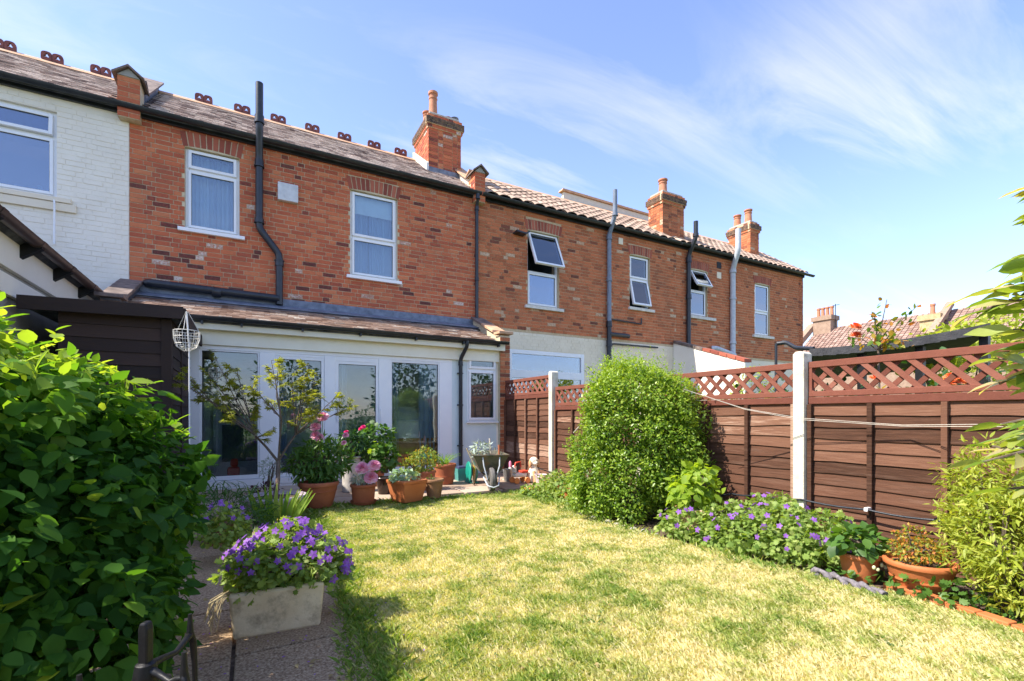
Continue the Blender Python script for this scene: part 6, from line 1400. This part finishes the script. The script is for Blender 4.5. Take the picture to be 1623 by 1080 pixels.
x, y = pg(811, 760); t = thing('pink_bottle', (x, y+.05, ZP), 'pink and white squeezy bottle standing behind the metal pail', 'bottle'); m = MB(); m.lathe([(.035,0),(.04,.02),(.04,.15),(.02,.2)], (x,y+.05,ZP), 14); m.build('bottle', wht, t, smooth=40); m = MB(); m.lathe([(.022,.2),(.024,.27),(.01,.3)], (x,y+.05,ZP), 12); m.build('cap', pnk, t, smooth=40)
x, y = pg(857, 768); t = thing('white_bucket', (x, y, ZP), 'pinkish white toy bucket in front of the toy dog', 'bucket'); m = MB(); m.lathe([(.065,0),(.095,.15),(.10,.155),(.088,.155),(.06,.01)], (x,y,ZP), 20); m.build('bucket', plain('pale pink plastic', (.75,.62,.64)), t, smooth=35); m = MB(); m.tube([(x-.095,y,ZP+.15),(x-.06,y-.09,ZP+.11),(x+.06,y-.09,ZP+.11),(x+.095,y,ZP+.15)], .005, 5); m.build('handle', wht, t)
x, y = pg(838, 778); t = thing('toy_plate', (x, y, ZP), 'orange plastic toy dish on the paving by the lawn', 'toy'); m = MB(); m.lathe([(.05,0),(.10,.03),(.105,.035),(.095,.035),(.045,.01)], (x,y,ZP), 18); m.build('dish', org, t, smooth=40)
x, y = 3.82, 5.75; t = thing('clay_bowl', (x, y, 0), 'pale clay bowl with a small looped handle by the fence post', 'bowl'); m = MB(); m.lathe([(.09,0),(.15,.10),(.165,.19),(.17,.2),(.15,.2),(.10,.04)], (x,y,0), 22); m.build('bowl', terra_p, t, smooth=40); m = MB(); m.tube([(x+.155,y-.02,.16),(x+.21,y-.02,.17),(x+.21,y-.02,.09),(x+.14,y-.02,.08)], .010, 7); m.build('handle', terra_p, t, smooth=60)
# ------------------------------------------------------------------ hanging basket on the shed corner
bp = at(296, 541, 4.8); hk = at(296, 497, 4.8)
hbk = thing('hanging_basket', (bp.x, bp.y, bp.z-.12), 'empty white wire hanging basket at the corner of the dark shed', 'basket')
m = MB()
for rr, zz_ in ((.115,.10),(.111,.04),(.099,-.03),(.07,-.07)): 
    m.tube([(bp.x+rr*math.cos(t*.3142), bp.y+rr*math.sin(t*.3142), bp.z+zz_) for t in range(21)], .004, 5)
for i in range(14):
    t = i*2*math.pi/14; c_, s_ = math.cos(t), math.sin(t); m.tube([(bp.x+.115*c_, bp.y+.115*s_, bp.z+.10),(bp.x+.111*c_, bp.y+.111*s_, bp.z+.02),(bp.x+.085*c_, bp.y+.085*s_, bp.z-.06),(bp.x+.03*c_, bp.y+.03*s_, bp.z-.10)], .003, 4)
m.build('cage', wire_m, hbk)
m = MB()
for i in range(3): t = i*2.094+.4; m.tube([(bp.x+.115*math.cos(t), bp.y+.115*math.sin(t), bp.z+.10),(bp.x+.01*math.cos(t), bp.y+.01*math.sin(t), bp.z+.30),(bp.x, bp.y, hk.z)], .003, 4)
m.build('chain', wire_m, hbk)
cp_ = thing('white_pole', (bp.x+.02, bp.y, 0), 'thin white pole standing at the shed corner under the wire basket', 'pole'); m = MB(); m.tube([(bp.x+.025,bp.y,.0),(bp.x+.02,bp.y,bp.z-.08),(hk.x,hk.y,hk.z)], .007, 8); m.build('pole', upvc, cp_)
# petals and leaves dropped on the path and lawn
r = np.random.default_rng(90); n = 70; P = np.stack([r.uniform(-.3,.7,n), r.uniform(1.6,2.9,n), np.full(n,.040)], 1)
pt_ = scatter('fallen_petals', SM, P, unit(r.normal(size=(n,3))*[1,1,.1]), np.tile([0,0,1.], (n,1)), .010+.008*r.random(n), r.random(n)*.9, pet_v, None); tag(pt_, 'violet petals dropped on the path round the trough', 'petals')

n = 260; P = np.stack([r.uniform(.3,3.3,n), r.uniform(1.0,5.9,n), np.full(n,.032)], 1); P = P[inside(P[:,:2])]; n = len(P)
fl_ = scatter('fallen_leaves', OV, P, unit(r.normal(size=(n,3))*[1,1,.15]), unit(r.normal(size=(n,3))*.35+[0,0,1.]), .014+.018*r.random(n), r.random(n)*.9, lf_straw, None); tag(fl_, 'small dry leaves dropped over the lawn', 'leaves')
n = 420; c_ = r.uniform([.4,1.0],[3.3,5.9],(26,2)); P2 = c_[r.integers(0,26,n)]+r.normal(0,.05,(n,2)); P2 = P2[inside(P2)]; n = len(P2); P = np.concatenate([P2, np.full((n,1),.022)], 1); a = r.random(n)*6.28
wd = scatter('clover', LO, P, np.stack([np.cos(a), np.sin(a), .25+0*a], 1), np.tile([0,0,1.], (n,1)), .014+.014*r.random(n), r.random(n)*.7, lf_mid, None); tag(wd, 'flat clover and weed rosettes scattered in the lawn', 'weeds')
n = 240; P = np.stack([r.uniform(-.58,.45,n), r.uniform(1.2,5.8,n), np.full(n,.038)], 1); pl_ = scatter('leaf_litter', OV, P, unit(r.normal(size=(n,3))*[1,1,.2]), unit(r.normal(size=(n,3))*.4+[0,0,1.]), .010+.022*r.random(n), r.random(n)*.9, lf_straw, None); tag(pl_, 'brown leaf litter scattered on the garden path slabs', 'leaves')
GROUPS = {'terraced_house': 'houses of the terrace', 'garden_shrub': 'shrubs seen beyond the lattice', 'rose_bush': 'roses growing next door', 'garden_tree': 'trees at the bottom of the gardens',
 'hand_tool': 'tools standing in the wheelbarrow', 'cranesbill': 'violet cranesbill plants', **{k: 'potted plants on the patio' for k in ('potted_peony','potted_pinks','potted_nasturtium','square_planter','potted_shrub','small_pot','large_round_pot','stone_urn','potted_geranium','red_flower_pot')},
 **{k: 'orange pots at the right border' for k in ('strawberry_pot','azalea_pot')}, **{k: 'toys by the fence' for k in ('toy_walker','toy_dog','toy_plate')}}
for o in scn.objects:
    if o.parent is None and o.get('label'):
        g_ = GROUPS.get(o.name.split('.')[0])
        if g_: o['group'] = g_
